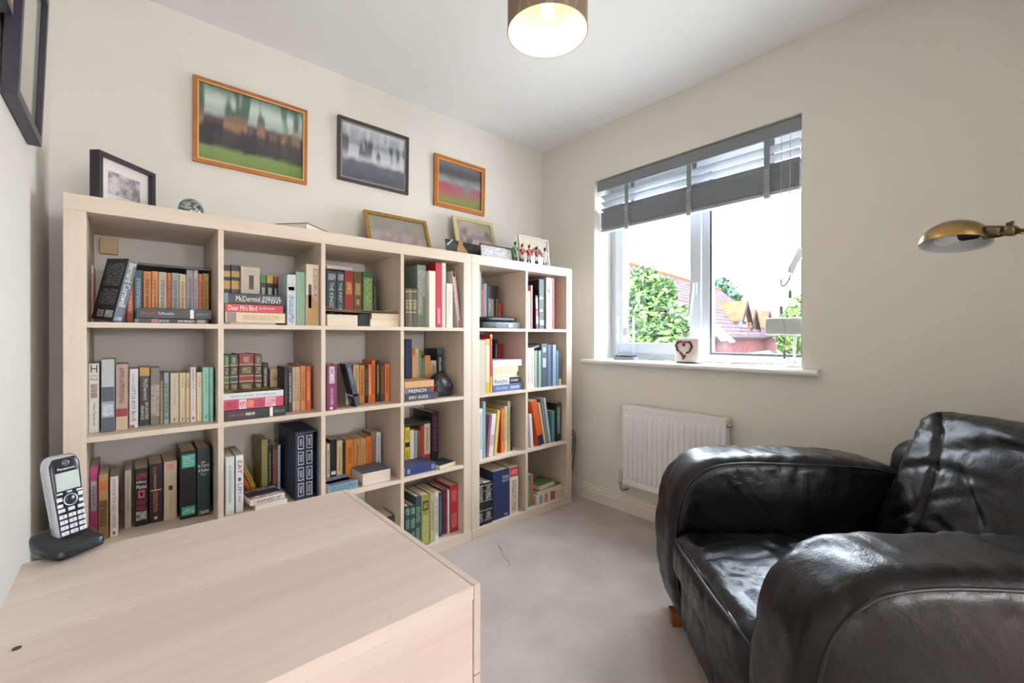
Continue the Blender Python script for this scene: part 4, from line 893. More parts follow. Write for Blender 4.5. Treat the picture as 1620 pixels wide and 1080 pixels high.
# ---- top row, third column
c = Cell('B', 'c3', 1); Y = .17
for xl, xr, yt, col, look, kw in [(955, 1040, 480, '#2f4a5c', 'blue hardback history of a kingdom', dict(texts=[('THE KINGDOM OF', .28, .68, .2, .95, '#e0d8c0')], prints=[(.15, .9, .05, .16, '#d8cfb8')])), (1042, 1105, 482, '#2c4758', 'blue hardback history of a crusade', dict(texts=[('THE FIRST CRUSADE', .28, .68, .2, .97, '#e0d8c0')], prints=[(.15, .9, .05, .16, '#d8cfb8')])), (1107, 1184, 477, '#9c3526', 'rust red hardback with gold print', dict(prints=[(.2, .8, .2, .42, '#e0c080')])), (1186, 1256, 486, '#6b5836', 'olive brown hardback with gold print', dict(prints=[(.2, .8, .2, .42, '#e0c080'), (.3, .7, .5, .6, '#e0c080')])), (1262, 1350, 488, '#3f6a34', 'green patterned hardback with pale foliage', dict(prints=[(.1, .9, .1, .9, '#b9c98a')])), (1352, 1383, 546, '#26332a', 'dark slim paperback against page ends', dict(prints=PT('#6a8a5a')))]:
    c.U(xl, xr, yt, Y, col, look, lane=1, hard=True, **kw)
zt = c.Zz(1145, 477, Y)
c.Fl(957, 1178, 442, 475, .165, '#d5cfc8', 'pale slim book lying across the hardback tops', z0=zt+.0008, t=.016, d=.15)
Y = .02
c.Fl(960, 1220, 850, 946, Y, '#cdbfa6', 'thick book with page ends outward beside dark box', stack=1, pages_out=True, d=.14, pages='#e8d9bf')
c.Fl(1328, 1586, 890, 950, Y, '#cdbfa6', 'book with page ends outward, lower of two', stack=2, pages_out=True, d=.14, pages='#ead9bb')
c.Fl(1340, 1588, 842, 892, Y, '#d0c0a4', 'book with page ends outward, upper of two', stack=2, pages_out=True, d=.14, pages='#e6d2b0')
c.U(1224, 1318, 846, .03, '#1b1d22', 'small dark box between the page blocks', lane=3, d=.1, cat='box', name='dark_box')
zt = max(c.stk[1], c.stk[2])+.0005
pp = thing('paper_pile', c.lab('loose curled brown paper sheets over the page blocks'), 'paper', (.92, .1, zt))
rnd = random.Random(5)
for i in range(3):
    xa, xb = c.x0+.004+.004*i, c.x1-.004-.006*i
    nx = 14; v = []; f = []
    for s_ in (0, 1):
        for j in range(nx+1):
            for k_ in (0, 1):
                tt = j/nx; xx = xa+(xb-xa)*tt; curl = .010*((2*tt-1)**4)*(1 if i else .6)+.0014*sin(tt*9+i)
                v.append(Vector((xx, .012+.004*i+.17*k_, zt+.002+.0035*i+curl+.0006*s_)))
    N2 = (nx+1)*2
    for j in range(nx): f += [[j*2, j*2+1, j*2+3, j*2+2], [N2+j*2, N2+j*2+2, N2+j*2+3, N2+j*2+1], [j*2, j*2+2, N2+j*2+2, N2+j*2], [j*2+1, N2+j*2+1, N2+j*2+3, j*2+3]]
    f += [[0, N2, N2+1, 1], [nx*2, nx*2+1, N2+nx*2+1, N2+nx*2]]
    obj('sheet', fixn((v, f)), mat(['#b89a78', '#7c6a5c', '#cbb698'][i], .8, var=.15), pp, True, world=True)
# ---- top row, fourth column
c = Cell('C', 'c4', 1)
for xl, xr, col, look in [(116, 140, '#4f4638', 'small worn brown antique book'), (141, 176, '#5d6650', 'small worn green antique book'), (177, 214, '#54473a', 'small worn dark antique book beside green one')]:
    c.U(xl, xr, 358, .025, col, look, lane=1, d=.11, hard=True, bands=[(.06, .09, '#b59a68'), (.3, .33, '#b59a68'), (.6, .63, '#b59a68')], prints=[(.15, .85, .36, .55, '#c0ac7c')])
c.U(216, 292, 158, .05, '#79897c', 'tall grey-green art book with pale sculpture', lane=1, d=.2, prints=[(.1, .9, .08, .5, '#c2c9c4'), (.1, .6, .5, .8, '#d6c2b6')])
c.U(294, 372, 205, .02, '#e9e1d2', 'thick cream book with page ends outward', lane=1, d=.16, pages_out=True, pages='#efe4d0')
c.U(374, 428, 140, .02, '#b9243c', 'tall crimson book', lane=1, d=.24, prints=[(.3, .7, .7, .95, '#e8b0b4')])
c.U(429, 462, 140, .025, '#d9d3c8', 'tall white slim book beside crimson one', lane=1, d=.22)
c.U(464, 520, 316, .02, '#e6dcc8', 'cream shorter book', lane=1, d=.16, prints=PT('#c0b8a8'))
c.U(566, 592, 180, .02, '#d8d4d2', 'thin magazine with red edge leaning over', lane=9, d=.2, lean=-7.5, h=.29, bands=[(0, 1, '#c03a44', .2, .8), (0, .1, '#d99a3a')], prints=[(.2, .8, .1, .9, '#e6e0dc')])
# ---- top row, narrow bookcase inner column
c = Cell('C', 'n1', 1); Y = .17
for xl, xr, yt, col, look, kw in [(743, 765, 210, '#b9c4b4', 'tall pale green folder', {}), (767, 784, 320, '#b03030', 'thin red book', dict(prints=PT('#e0b0a0'))), (785, 812, 316, '#8b93a3', 'blue-grey slim book', {}), (815, 880, 335, '#232327', 'black book with white block lettering', dict(prints=[(.15, .85, .3, .95, '#d8d4cc')])), (882, 912, 335, '#2c2823', 'black narrow book with gold lettering', dict(prints=[(.25, .75, .3, .95, '#c9a24e')]))]:
    c.U(xl, xr, yt, Y, col, look, lane=1, **kw)
cx_ = c.X(932, .18)
tb = thing('tin_tube', c.lab('red cylindrical tin'), 'tin', (cx_, .2, c.z))
obj('tin_body', lathe([(.018, 0), (.018, .155), (.0165, .16)], 24), mat('#c02a26', .35), tb, True); obj('tin_label', lathe([(.0183, .05), (.0183, .1)], 24, False), printmat('#a01f28', '#d86a70', 90, 160, .5), tb, True)
Y = .03
ca_ = thing('equipment_case', c.lab('black and grey case with pale clasp lying flat'), 'case', (c.X(950, Y), Y+.08, c.z))
xa, xb = c.X(775, Y), c.X(1098, Y)
obj('case_body', box(xa, xb, Y, Y+.13, c.z, c.z+.036, .005, 3), mat('#6f757d', .45), ca_, True, world=True)
obj('case_end', box(xa-.0004, xa+.1, Y-.0008, Y+.1305, c.z+.002, c.z+.0365, .004, 3), mat('#26272b', .5), ca_, True, world=True)
obj('clasp', box(c.X(990, Y), c.X(1025, Y), Y-.005, Y+.002, c.z+.006, c.z+.026, .002), mat('#d8d2bc', .4), ca_, world=True)
obj('seam', box(xa+.1, xb-.003, Y-.0006, Y, c.z+.017, c.z+.019), mat('#3a3d42', .5), ca_, world=True)
xa, xb = c.X(815, Y), c.X(1070, Y)
lc = thing('leather_case', c.lab('black soft leather case on top of grey case'), 'case', ((xa+xb)/2, Y+.06, c.z+.037))
obj('case_body', rbox(xa, xb, Y+.005, Y+.11, c.z+.0372, c.z+.066, .012, 10), mat('#1d1e22', .38), lc, True, world=True)
# ---- top row, narrow bookcase window side
c = Cell('C', 'n2', 1)
c.U(1166, 1184, 380, .03, '#c9c4c0', 'thin pale magazine bowed against divider', lane=1, d=.2)
c.U(1186, 1204, 330, .03, '#9a5a40', 'rust brown slim folder', lane=1, d=.2)
c.U(1232, 1254, 384, .02, '#1f2024', 'black magazine with white lettering leaning', lane=8, d=.19, lean=-2, h=.2, prints=[(.1, .9, .05, .4, '#d8d4cc')], bands=[(.45, .62, '#a8326a'), (.62, .85, '#c9a080')])
c.lim[1] = c.X(1256, .03)
c.U(1257, 1309, 282, .03, '#17181b', 'tall black box file with white marks', lane=1, d=.22, prints=[(.1, .6, .35, .4, '#e8e8e8'), (.1, .6, .6, .65, '#e8e8e8'), (.1, .8, .82, .92, '#e8e8e8')])
c.U(1311, 1372, 266, .02, '#a9a9ab', 'tall silver grey lever arch file', lane=1, d=.24, hard=True, bands=[(.22, .3, '#1f1f22', .25, .65), (.35, .6, '#c6c6c6', .1, .9), (.82, .95, '#d9d6d0', .1, .9)], prints=[(.2, .8, .84, .93, '#77757a')])
c.U(1374, 1387, 272, .04, '#a0323a', 'thin red book behind silver file', lane=1, d=.2)
# ---- second row, first column
c = Cell('D', 'c1', 2)
spec = [(235, 342, 330, 985, W_, 'white paperback with hawk drawing', dict(texts=[('H', .2, .82, .02, .13, '#3a2e3a', 'h'), ('is for', .2, .8, .155, .19, '#4a4248', 'h'), ('Hawk', .12, .9, .205, .245, '#4a4248', 'h'), ('Helen Macdonald', .42, .66, .58, .9, '#55484e')], bands=[(.3, .5, '#8a7c70', .14, .86), (.44, .48, '#5e4c42', .3, .75)], prints=[(.2, .8, .31, .5, '#cbbcae')])),
 (360, 488, 290, 978, '#8f9298', 'silver grey paperback with dark sea photograph', dict(bands=[(0, .38, '#b4b6ba'), (.38, .58, '#4a505c'), (.58, .8, '#9aa0a8'), (.8, 1, '#4e545e')], prints=[(.1, .9, .62, .78, '#dfe3e6')])),
 (497, 615, 335, 955, '#b59a8c', 'dusky pink paperback with red stain', dict(bands=[(.68, .8, '#9a3038'), (.8, 1, '#cbb596')], prints=[(.3, .7, .05, .6, '#6a4a44')])),
 (627, 712, 380, 938, '#dcd8dc', 'white paperback with long black title', dict(texts=[('LITTLE BOY BLUE', .28, .68, .3, .88, '#33343c'), ('M J ARLIDGE', .3, .5, .08, .28, '#55525a')], bands=[(.88, .885, '#33343c'), (.95, 1, '#a05a60', 0, .6)])),
 (720, 825, 366, 915, '#25262a', 'black thriller with golden top', dict(bands=[(0, .15, '#c9973f')], texts=[('McDermid', .4, .75, .2, .56, W_), ('SPLINTER', .55, .82, .6, .9, W_), ('SILENCE', .18, .42, .66, .9, W_)])),
 (828, 918, 371, 910, '#7b756c', 'sepia photograph paperback', dict(prints=[(.05, .95, .3, .85, '#cdbfae')])),
 (920, 952, 418, 902, '#b3a388', 'thin buff paperback with dark head', dict(bands=[(.0, .16, '#4a463f')], prints=PT('#7a6a54'))),
 (955, 1005, 415, 905, '#93a6a8', 'blue-grey patterned paperback', dict(prints=[(.1, .9, .2, .9, '#46585c')])),
 (1015, 1100, 418, 890, '#d8cbb8', 'wide cream paperback', dict(prints=[(.42, .58, .1, .65, '#a8988a')], bands=[(.9, .97, '#5a4a44', .42, .55)])),
 (1103, 1162, 418, 888, '#d6c2a4', 'cream tan paperback', dict(prints=[(.42, .6, .1, .3, '#8a6a50')], bands=[(.9, .97, '#5a4a44', .42, .58)])),
 (1163, 1203, 418, 886, '#d9bd95', 'narrow tan paperback', dict(prints=[(.35, .65, .1, .3, '#7a5a40')], bands=[(.9, .96, '#5a4a44', .35, .65)])),
 (1208, 1262, 362, 885, '#e6ddd8', 'taller white paperback with author name', dict(texts=[('BARBARA PYM', .3, .7, .04, .4, '#5a4e54')], prints=[(.3, .7, .44, .8, '#e0a0a8')], bands=[(.9, .95, '#c04a4a', .3, .7)])),
 (1267, 1318, 412, 880, '#dcc9a8', 'pale tan paperback beside mint pair', dict(prints=[(.4, .6, .1, .3, '#a08a6a')])),
 (1322, 1386, 364, 880, '#8fc4b4', 'mint green paperback, wider of the pair', dict(prints=[(.4, .6, .12, .5, '#4a7a74')], bands=[(.88, .94, '#5a8a80', .35, .65)])),
 (1387, 1425, 364, 880, '#8cc2b2', 'mint green paperback, narrower of the pair', dict(prints=[(.4, .6, .12, .5, '#4a7a74')], bands=[(.88, .94, '#5a8a80', .35, .65)]))]
for xl, xr, yt, yb, col, look, kw in spec: c.U(xl, xr, yt, max(.012, min(.16, c.yat((xl+xr)/2, yb))), col, look, **kw)
# ---- second row, second column
c = Cell('E', 'c2', 2); Y = .165
for xl, xr, yt, col, look in [(76, 125, 277, '#3f7a3c', 'green decorated classic hardback'), (127, 200, 273, '#33504c', 'dark teal decorated classic hardback'), (205, 335, 266, '#9c2434', 'thick crimson decorated classic hardback'), (338, 402, 272, '#6a4c32', 'brown decorated classic hardback')]:
    c.U(xl, xr, yt, Y, col, look, lane=1, hard=True, bands=[(.2, .35, '#1f1d1f'), (.48, .63, '#1f1d1f'), (.17, .19, '#d0b890'), (.36, .38, '#d0b890'), (.45, .47, '#d0b890'), (.64, .66, '#d0b890')], prints=[(.2, .8, .22, .33, '#d6c08e'), (.2, .8, .5, .61, '#d6c08e'), (.3, .7, .05, .15, '#e0ccb0')])
c.U(408, 455, 346, Y, '#1d1d20', 'black paperback with white capitals', lane=1, prints=[(.3, .7, .1, .7, '#e8e4da')])
c.C(470, 575, 342, .20, '#d3b48a', 'tan book facing out with standing figure', t=.02, h=.17, front=[(.25, .75, .45, 1, '#5a4434', '#2e2622'), (.2, .8, .12, .28, '#d3b48a', '#9a7a56')])
Y = .02
c.Fl(80, 605, 775, 862, Y, '#2a2b30', 'black classic lying flat at stack bottom', d=.125, bands=[(.725, .775, '#e6e4de')], prints=[(.4, .62, .06, .3, '#b0463c'), (.38, .64, .33, .48, '#e0dcd2'), (.4, .6, .8, .97, '#88868a')])
c.Fl(78, 585, 690, 775, Y, '#cf4463', 'pink paperback lying flat with white blocks', d=.125, bands=[(.24, .36, '#e8d6da'), (.68, .86, '#e6c3cc')], prints=[(.15, .85, .03, .2, '#6a2036'), (.15, .85, .38, .48, '#e0b060'), (.15, .85, .5, .66, '#7a2a40'), (.15, .85, .25, .35, '#b0506a'), (.15, .85, .7, .85, '#c04a66')])
c.Fl(76, 585, 636, 690, Y, '#dcdfe0', 'jungle patterned paperback lying on top of stack', d=.13, texts=[('DAPHNE DU MAURIER', .3, .66, .1, .48, '#6a7c98'), ('MY COUSIN RACHEL', .3, .66, .52, .86, '#6a7c98')], front=[(.01, .99, .01, .99, '#24402f', '#c9c25a'), (.12, .35, .12, .88, '#24402f', '#cfcf9a')])
Y2 = .09
c.lim[2] = c.X(592, Y2)
for xl, xr, yt, col, look, ink in [(592, 625, 378, '#1c1c1f', 'black narrow paperback', '#5a5a5e'), (626, 662, 386, '#34363a', 'charcoal paperback with pale lettering', '#d4d0c8'), (663, 687, 382, '#cdbf9f', 'cream narrow paperback', '#8a7a5a'), (688, 728, 378, '#d0ad90', 'pinkish buff paperback', '#9a7256'), (732, 775, 372, '#d99248', 'light orange paperback', '#7a4a1c'), (778, 822, 374, '#d0582c', 'red-orange paperback', '#f0b070')]:
    c.U(xl, xr, yt, Y2, col, look, lane=2, prints=PT(ink, .12, .8), d=.115)
c.U(692, 740, 352, .215, '#b8482a', 'rust paperback standing behind the orange ones', lane=4, d=.12)
# ---- second row, third column
c = Cell('E', 'c3', 2)
c.U(956, 1042, 357, .015, '#7c3358', 'purple hardback with white gothic lettering', d=.15, hard=True, prints=[(.22, .78, .05, .42, '#efe4ea'), (.35, .65, .5, .9, '#c79ab4')], bands=[(.93, .98, '#e6dce2', .3, .6)])
c.U(1205, 1250, 350, .03, '#212328', 'black paperback with white band leaning sideways', lane=7, lean=-14, h=.195, d=.073, bands=[(0, 1, '#4a5260'), (.72, .77, '#e6e4de')], back=[(.05, .95, .72, .77, '#e6e4de', None), (.55, .9, .82, .95, '#d6d2ca', '#3a3a3a'), (.1, .9, .25, .6, '#1b1c20', '#55585e')], prints=[(.3, .7, .1, .5, '#8a8e96')])
Y = .108
c.lim[1] = c.X(1120, Y)
for xl, xr, yt, col, look, ink in [(1120, 1150, 362, '#d8cfbd', 'cream slim paperback behind leaning one', '#a09a8a'), (1152, 1180, 366, '#1f1f22', 'black slim paperback', '#77777a'), (1182, 1232, 361, '#cfae84', 'buff paperback', '#8a6a4a'), (1235, 1280, 366, '#d98c3c', 'tan-orange paperback', '#6a3c14'), (1281, 1308, 360, '#2a2523', 'dark brown narrow paperback', '#9a8a7a'), (1310, 1340, 356, '#dc7a34', 'orange paperback with cream panel', '#f0dcc0'), (1341, 1372, 320, '#dd6a26', 'tallest orange paperback', '#6a2c10'), (1378, 1408, 322, '#28282c', 'tall dark paperback with yellow label', '#c9b23a'), (1412, 1450, 352, '#4a3c34', 'dark brown paperback', '#b06030'), (1452, 1492, 352, '#dd7430', 'orange paperback at row end', '#7a3a14')]:
    c.U(xl, xr, yt, Y, col, look, lane=1, prints=PT(ink, .1, .8), d=.115)
# ---- second row, fourth column
c = Cell('F', 'c4', 2)
c.Fl(112, 395, 612, 672, .02, '#4a4d52', 'dark grey bird guide lying at stack bottom', hard=True, texts=[('BIRD GUIDE', .28, .72, .12, .68, '#e6e4de')], d=.14)
c.Fl(112, 357, 562, 612, .02, '#4d5560', 'slate language book with red end lying flat', texts=[('FRENCH', .2, .8, .12, .72, '#f0eee8')], bands=[(.9, 1, '#b03a40'), (0, .1, '#8a6a9a')], d=.14)
c.Fl(112, 360, 505, 562, .02, '#c98f5c', 'book with tan page ends outward on stack', pages_out=True, pages='#d9a878', d=.14)
zt = c.stk[0]; Y = .168
for xl, xr, yt, col, look, kw in [(116, 172, 142, '#24304f', 'tall navy hardback', dict(hard=True)), (174, 197, 222, '#d9a56a', 'slim book with orange head and green foot', dict(bands=[(0, .14, '#d8682c'), (.75, 1, '#8aa83c')])), (198, 230, 222, '#d8c9ae', 'cream slim book with pink lettering', dict(prints=PT('#a06a70', .1, .85))), (231, 251, 240, '#8fa63a', 'lime green slim book', {}), (252, 280, 302, '#6f7f92', 'slate blue short book', {}), (282, 330, 282, '#cf9a5c', 'tan book', {}), (332, 380, 326, '#d6c4a2', 'cream short book with portrait', dict(prints=[(.2, .8, .1, .5, '#7a6a54')])), (386, 436, 222, '#22262c', 'black paperback with teal picture cover', dict(prints=[(.3, .7, .2, .8, '#b8c4c4')], bands=[(0, .12, '#2f6a70')]))]:
    c.U(xl, xr, yt, Y, col, look, lane=1, d=.13, **kw)
# black leather pouch
pc = Vector((c.X(432, .07), .085, c.z))
pk = thing('leather_pouch', c.lab('crumpled black leather pouch'), 'pouch', pc)
def pouch(p, q):
    w = 1-.45*max(0, (q.z+.2)/1.2)**1.5
    v = Vector((p.x*(w+.1*(q.z < 0)), p.y*(1-.6*max(0, q.z)), p.z))
    return v+Vector((.006, .006, .006))*mnoise.noise(v*38)*1.2+Vector((crease(v*3, 4, .006), 0, crease(v*3, 5, .005)))
obj('pouch_body', rbox(-.056, .056, -.042, .045, .008, .128, .03, 22, pouch), mat('#1f2024', .33, bump=.2), pk, True)
obj('pouch_base', rbox(-.055, .055, -.036, .04, .001, .03, .014, 8), mat('#1a1b1f', .4), pk, True)
# ---- second row, narrow inner
c = Cell('F', 'n1', 2)
c.U(744, 800, 148, .015, '#d6c9b4', 'cream folded newspaper bundle standing on end', lane=1, d=.24, pages_out=True, pages='#cfc3b0', cat='papers', name='newspaper_bundle')
c.U(802, 838, 140, .015, '#d8c8a0', 'buff magazine standing beside newspaper bundle', lane=1, d=.22, bands=[(.0, .12, '#d9a83a'), (.8, 1, '#c9b23a')])
c.U(840, 858, 100, .015, '#bf3044', 'tall thin red magazine', lane=1, d=.22, bands=[(0, .06, '#e0b040'), (.72, 1, '#d0b040')])
Y = .02
c.Fl(862, 1114, 548, 605, Y, '#5f6f9c', 'slate blue hardback lying at stack bottom', hard=True, prints=[(.3, .7, .1, .5, '#9aa8c8'), (.3, .7, .58, .9, '#e0e4ee')], d=.14)
c.Fl(862, 1100, 488, 548, Y, '#d8d6d2', 'white and dark thriller lying flat', texts=[('Reichs', .22, .8, .06, .5, '#4a4650')], bands=[(.58, 1, '#2e2a30')], prints=[(.35, .65, .62, .9, '#d0ccd0')], d=.14)
c.Fl(862, 1068, 446, 488, Y, '#d8c9ae', 'book with pale page ends, lower of pair', pages_out=True, pages='#eadcc2', d=.14)
c.Fl(862, 1080, 398, 446, Y, '#d3c2a4', 'book with pale page ends, upper of pair', pages_out=True, pages='#e6d3b2', d=.14)
c.Fl(862, 1112, 340, 398, Y, '#c9ccd2', 'pile of folded white papers on the books', d=.15, pages_out=True, pages='#e3e4e6', cat='papers', name='paper_stack', yaw=0)
zt = c.stk[0]
c.U(880, 905, 146, .175, '#2b2b2e', 'black slim paperback with pale lettering', lane=2, prints=PT('#d0ccc4', .1, .8))
c.U(908, 950, 182, .175, '#8f2030', 'dark red hardback', lane=2, hard=True, prints=[(.3, .7, .4, .8, '#d08a8a')])
# ---- second row, narrow window side
c = Cell('F', 'n2', 2)
for xl, xr, yt, yb, col, look, kw in [(1156, 1182, 217, 565, '#e0dcda', 'white slim volume with red lettering beside divider', dict(prints=PT('#b05a60', .08, .9))), (1184, 1215, 217, 560, '#ddd9d7', 'white volume with red lettering beside green pair', dict(prints=PT('#b05a60', .08, .9))), (1218, 1246, 240, 556, '#9bb2a4', 'pale green volume, nearer white pair', {}), (1247, 1275, 240, 555, '#97afa1', 'pale green volume, nearer dark blue book', {}), (1277, 1328, 182, 550, '#4a5364', 'slate hardback with pale oval ornament', dict(hard=True, bands=[(.33, .55, '#a9b2bc', .2, .8)], prints=[(.25, .75, .08, .2, '#d0d6dc')])), (1331, 1366, 190, 545, '#5b6a86', 'dusty blue hardback, darker one', dict(hard=True)), (1368, 1403, 190, 543, '#8795ac', 'dusty blue hardback, lighter one', dict(hard=True)), (1406, 1425, 240, 540, '#5f7d8c', 'thin teal-blue book', {}), (1427, 1447, 256, 536, '#3c3a36', 'thin dark book', dict(bands=[(.8, 1, '#c0a878')]))]:
    c.U(xl, xr, yt, max(.012, min(.08, c.yat((xl+xr)/2, yb))), col, look, d=.15, **kw)
bt = max(c.Zz(1247, 240, .03), c.Zz(1185, 217, .03))
zt = c.Zz(1302, 182, .03)
make_book(Matrix.Translation((c.X(1262, .03), .03, bt+.006)) @ Matrix.Rotation(R(-14), 4, 'Y') @ FLAT, .012, c.X(1262, .03)-c.X(1160, .03)+.0, .14, '#7a7468', c.lab('booklet lying slanted over the pale volumes'))
# ---- third row, first column
c = Cell('G', 'c1', 3)
spec = [(206, 298, 372, 975, '#d0568a', 'bright pink paperback with pale blue label', dict(bands=[(.2, .62, '#c6d2dc', .1, .9)], prints=[(.35, .65, .26, .56, '#77808a')])), (303, 383, 432, 988, '#b98e5e', 'brown illustrated paperback', dict(bands=[(.1, .25, '#c2703a'), (.45, 1, '#8a6238')], prints=[(.1, .9, .4, .8, '#3e2c1c')])), (400, 470, 452, 960, '#e2dad6', 'white paperback with pinkish capitals', dict(texts=[('SILENCE OF THE GIRLS', .3, .7, .03, .6, '#a0606a'), ('BARKER', .3, .7, .63, .86, '#a0606a')], bands=[(.92, .97, '#a03a44', .3, .65)])), (525, 582, 397, 880, '#c2b8a6', 'grey cream paperback', dict(prints=[(.4, .62, .1, .7, '#8d8474')])), (612, 725, 382, 870, '#221f24', 'black historical novel with red rose emblem', dict(texts=[('Hilary', .12, .88, .21, .27, W_, 'h'), ('Mantel', .12, .88, .285, .35, W_, 'h'), ('WOLF', .12, .88, .55, .63, '#b83a40', 'h'), ('HALL', .12, .88, .645, .725, '#b83a40', 'h')], bands=[(.38, .52, '#c0555a', .22, .78), (.42, .48, '#e8d8c8', .4, .6)], prints=[(.1, .9, .08, .18, '#a03a40'), (.1, .9, .75, .9, '#d8d2ca')])), (735, 850, 342, 805, '#2c1f2e', 'dark purple novel with gold sword', dict(texts=[('C J SANSOM', .28, .52, .06, .44, GOLD), ('DISSOLUTION', .3, .62, .48, .82, '#c9924a')], bands=[(.44, .46, '#c9a45a', .05, .95), (.9, .95, GOLD, .35, .6)])), (860, 972, 320, 785, '#cdb99a', 'cream novel with pink label and dark seal', dict(bands=[(.05, .14, '#c98a88', .2, .8), (.42, .5, '#4a2626', .35, .68)], texts=[('C J SANSOM', .4, .6, .54, .82, '#8a6a58')])), (1000, 1138, 232, 808, '#17181b', 'black hardback with turquoise bands in slipcase', dict(hard=True, bands=[(.05, .25, '#2f9a8c', .05, .95), (.82, .95, '#2f9a8c', .05, .95)], prints=[(.15, .85, .07, .23, '#a8dcd0'), (.15, .85, .85, .93, '#a8dcd0')])), (1145, 1255, 207, 785, '#1f3434', 'dark green spy hardback', dict(hard=True, texts=[('John', .3, .62, .19, .225, W_, 'h'), ('le Carré', .08, .92, .23, .28, W_, 'h'), ('A Perfect', .08, .92, .3, .35, W_, 'h'), ('Spy', .25, .7, .36, .41, '#7ab8b0', 'h')], prints=[(.15, .9, .92, .97, '#d8d4c8')]))]
for xl, xr, yt, yb, col, look, kw in spec: c.U(xl, xr, yt, max(.012, min(.15, c.yat((xl+xr)/2, yb))), col, look, **kw)
# ---- third row, second column
c = Cell('H', 'c2', 3)
c.U(92, 166, 392, max(.012, c.yat(130, 885)), '#d3dcd6', 'mint white cookery book with grey capitals', prints=[(.35, .65, .15, .8, '#8a9a96')], d=.18)
c.U(178, 244, 375, max(.02, c.yat(212, 860)), '#e3e1e2', 'white book with red and blue capitals', texts=[('EAT', .25, .75, .1, .33, '#b02c3c'), ('UP!', .25, .75, .5, .68, '#3a3f7c')], bands=[(.4, .46, '#4a4a7c', .3, .7)], prints=[(.35, .65, .72, .84, '#8a88a0')], d=.18)
zc = c.z
c.U(290, 330, 450, .247, '#cc6a34', 'orange paperback leaning towards the divider', lane=7, lean=-24, h=.17, d=.11)
c.U(336, 376, 450, .247, '#d8b23c', 'yellow paperback leaning towards the divider', lane=7, lean=-22, h=.19, d=.11, prints=PT('#8a6a20'))
c.U(398, 452, 244, .19, '#9a9256', 'olive yellow hardback', lane=2, d=.15, hard=True); c.U(454, 486, 292, .19, '#1d1d20', 'black paperback beside olive one', lane=2, d=.12, prints=PT('#7a9a6a')); c.U(488, 536, 288, .19, '#4a2a20', 'dark brown book with red lettering', lane=2, d=.12, prints=[(.2, .8, .1, .8, '#b0603a')]); c.U(537, 560, 292, .19, '#a8b8c8', 'pale blue slim book', lane=2, d=.12)
c.Fl(345, 620, 745, 808, .02, '#9fa6ae', 'grey-blue book with page ends outward under patterned one', pages_out=True, pages='#e6e0d6', d=.135, t=.026)
c.Fl(300, 600, 690, 742, .022, '#dcd6cf', 'black red and white patterned paperback lying on top', d=.13, t=.02, yaw=5, front=[(.02, .3, .02, .98, '#dcd6cf', '#8a2a34'), (.3, .75, .02, .98, '#33284a', None), (.75, .98, .02, .98, '#dcd6cf', '#2a2226')], prints=[(.2, .8, .1, .9, '#a03a3a')])
# blue slipcase with two volumes
xa = c.X(690, .03); xb = min(c.X(885, .03), c.x1-.002); hz = c.Zz(790, 175, .03)-c.z
sl = thing('slipcase', c.lab('large navy slipcase'), 'slipcase', (xa, .03, c.z))
obj('case_shell', join(box(0, .004, 0, .26, 0, hz), box(xb-xa-.004, xb-xa, 0, .26, 0, hz), box(.004, xb-xa-.004, 0, .26, hz-.004, hz), box(.004, xb-xa-.004, 0, .26, 0, .004), box(.004, xb-xa-.004, .25, .26, .004, hz-.004)), mat('#323d52', .55, var=.12, vscale=20), sl)
tw = (xb-xa-.012)/2.35
for i in range(2):
    M = Matrix.Translation((xa+.005+i*(tw+.0006), .035, c.z+.0045))
    bk = make_book(M, tw, hz-.01, .2, '#2b3450', c.lab(['navy volume in slipcase, nearer its left board', 'navy volume in slipcase, nearer the divider'][i]), hard=True, bands=[(a, a+.2, '#b9bcc0', .12, .88) for a in (.04, .28, .52, .76)]+[(a+.015, a+.185, '#343e5c', .22, .78) for a in (.04, .28, .52, .76)], prints=[])
    for a in (.04, .28, .52, .76): obj('gilt_panel', box(tw*.36, tw*.64, -.0007, 0, (hz-.01)*(1-a-.16), (hz-.01)*(1-a-.04)), mat('#8d95a6', .4), bk)
# ---- third row, third column
c = Cell('H', 'c3', 3); Y = .168
for xl, xr, yt, col, look, kw in [(956, 984, 282, '#c8bda8', 'cream slim paperback beside divider', dict(prints=PT('#6a6050'))), (986, 1040, 244, '#1b1b1e', 'black paperback with white label', dict(bands=[(.74, .82, '#e0ddd6', .1, .9)])), (1042, 1090, 252, '#d6bf97', 'cream paperback', dict(prints=PT('#a08a64'))), (1092, 1115, 266, '#26241f', 'black narrow paperback', {}), (1117, 1186, 246, '#d8812c', 'thick orange paperback', dict(prints=PT('#8a4a14', .2, .6))), (1188, 1245, 236, '#c98e56', 'brown-orange paperback', dict(prints=PT('#8a5a30'))), (1247, 1290, 232, '#cf9d66', 'tan paperback', dict(prints=PT('#8a6236'))), (1293, 1334, 216, '#dd7430', 'bright orange narrow paperback', dict(prints=PT('#7a3a14'))), (1336, 1375, 184, '#9a6e54', 'dusky brown taller paperback', dict(prints=PT('#5a3a2c'))), (1378, 1418, 180, '#c3c6d2', 'white-blue taller paperback', dict(prints=PT('#5a6478', .1, .9)))]:
    c.U(xl, xr, yt, Y, col, look, lane=1, d=.115, **kw)
c.Fl(968, 1225, 600, 690, .024, '#7fa0a8', 'turquoise landscape paperback lying flat', d=.125, t=.032, yaw=4, prints=[(.1, .9, .05, .95, '#3f6a74')], front=[(.02, .98, .02, .98, '#8d86b4', '#4a6a78'), (.3, .6, .1, .9, '#6a7a90', '#d6d8d0')])
c.Fl(1262, 1500, 500, 660, .025, '#5a6270', 'thick grey paperback with page ends outward', stack=3, d=.13, t=.055, pages_out=True, pages='#e6d6c4')
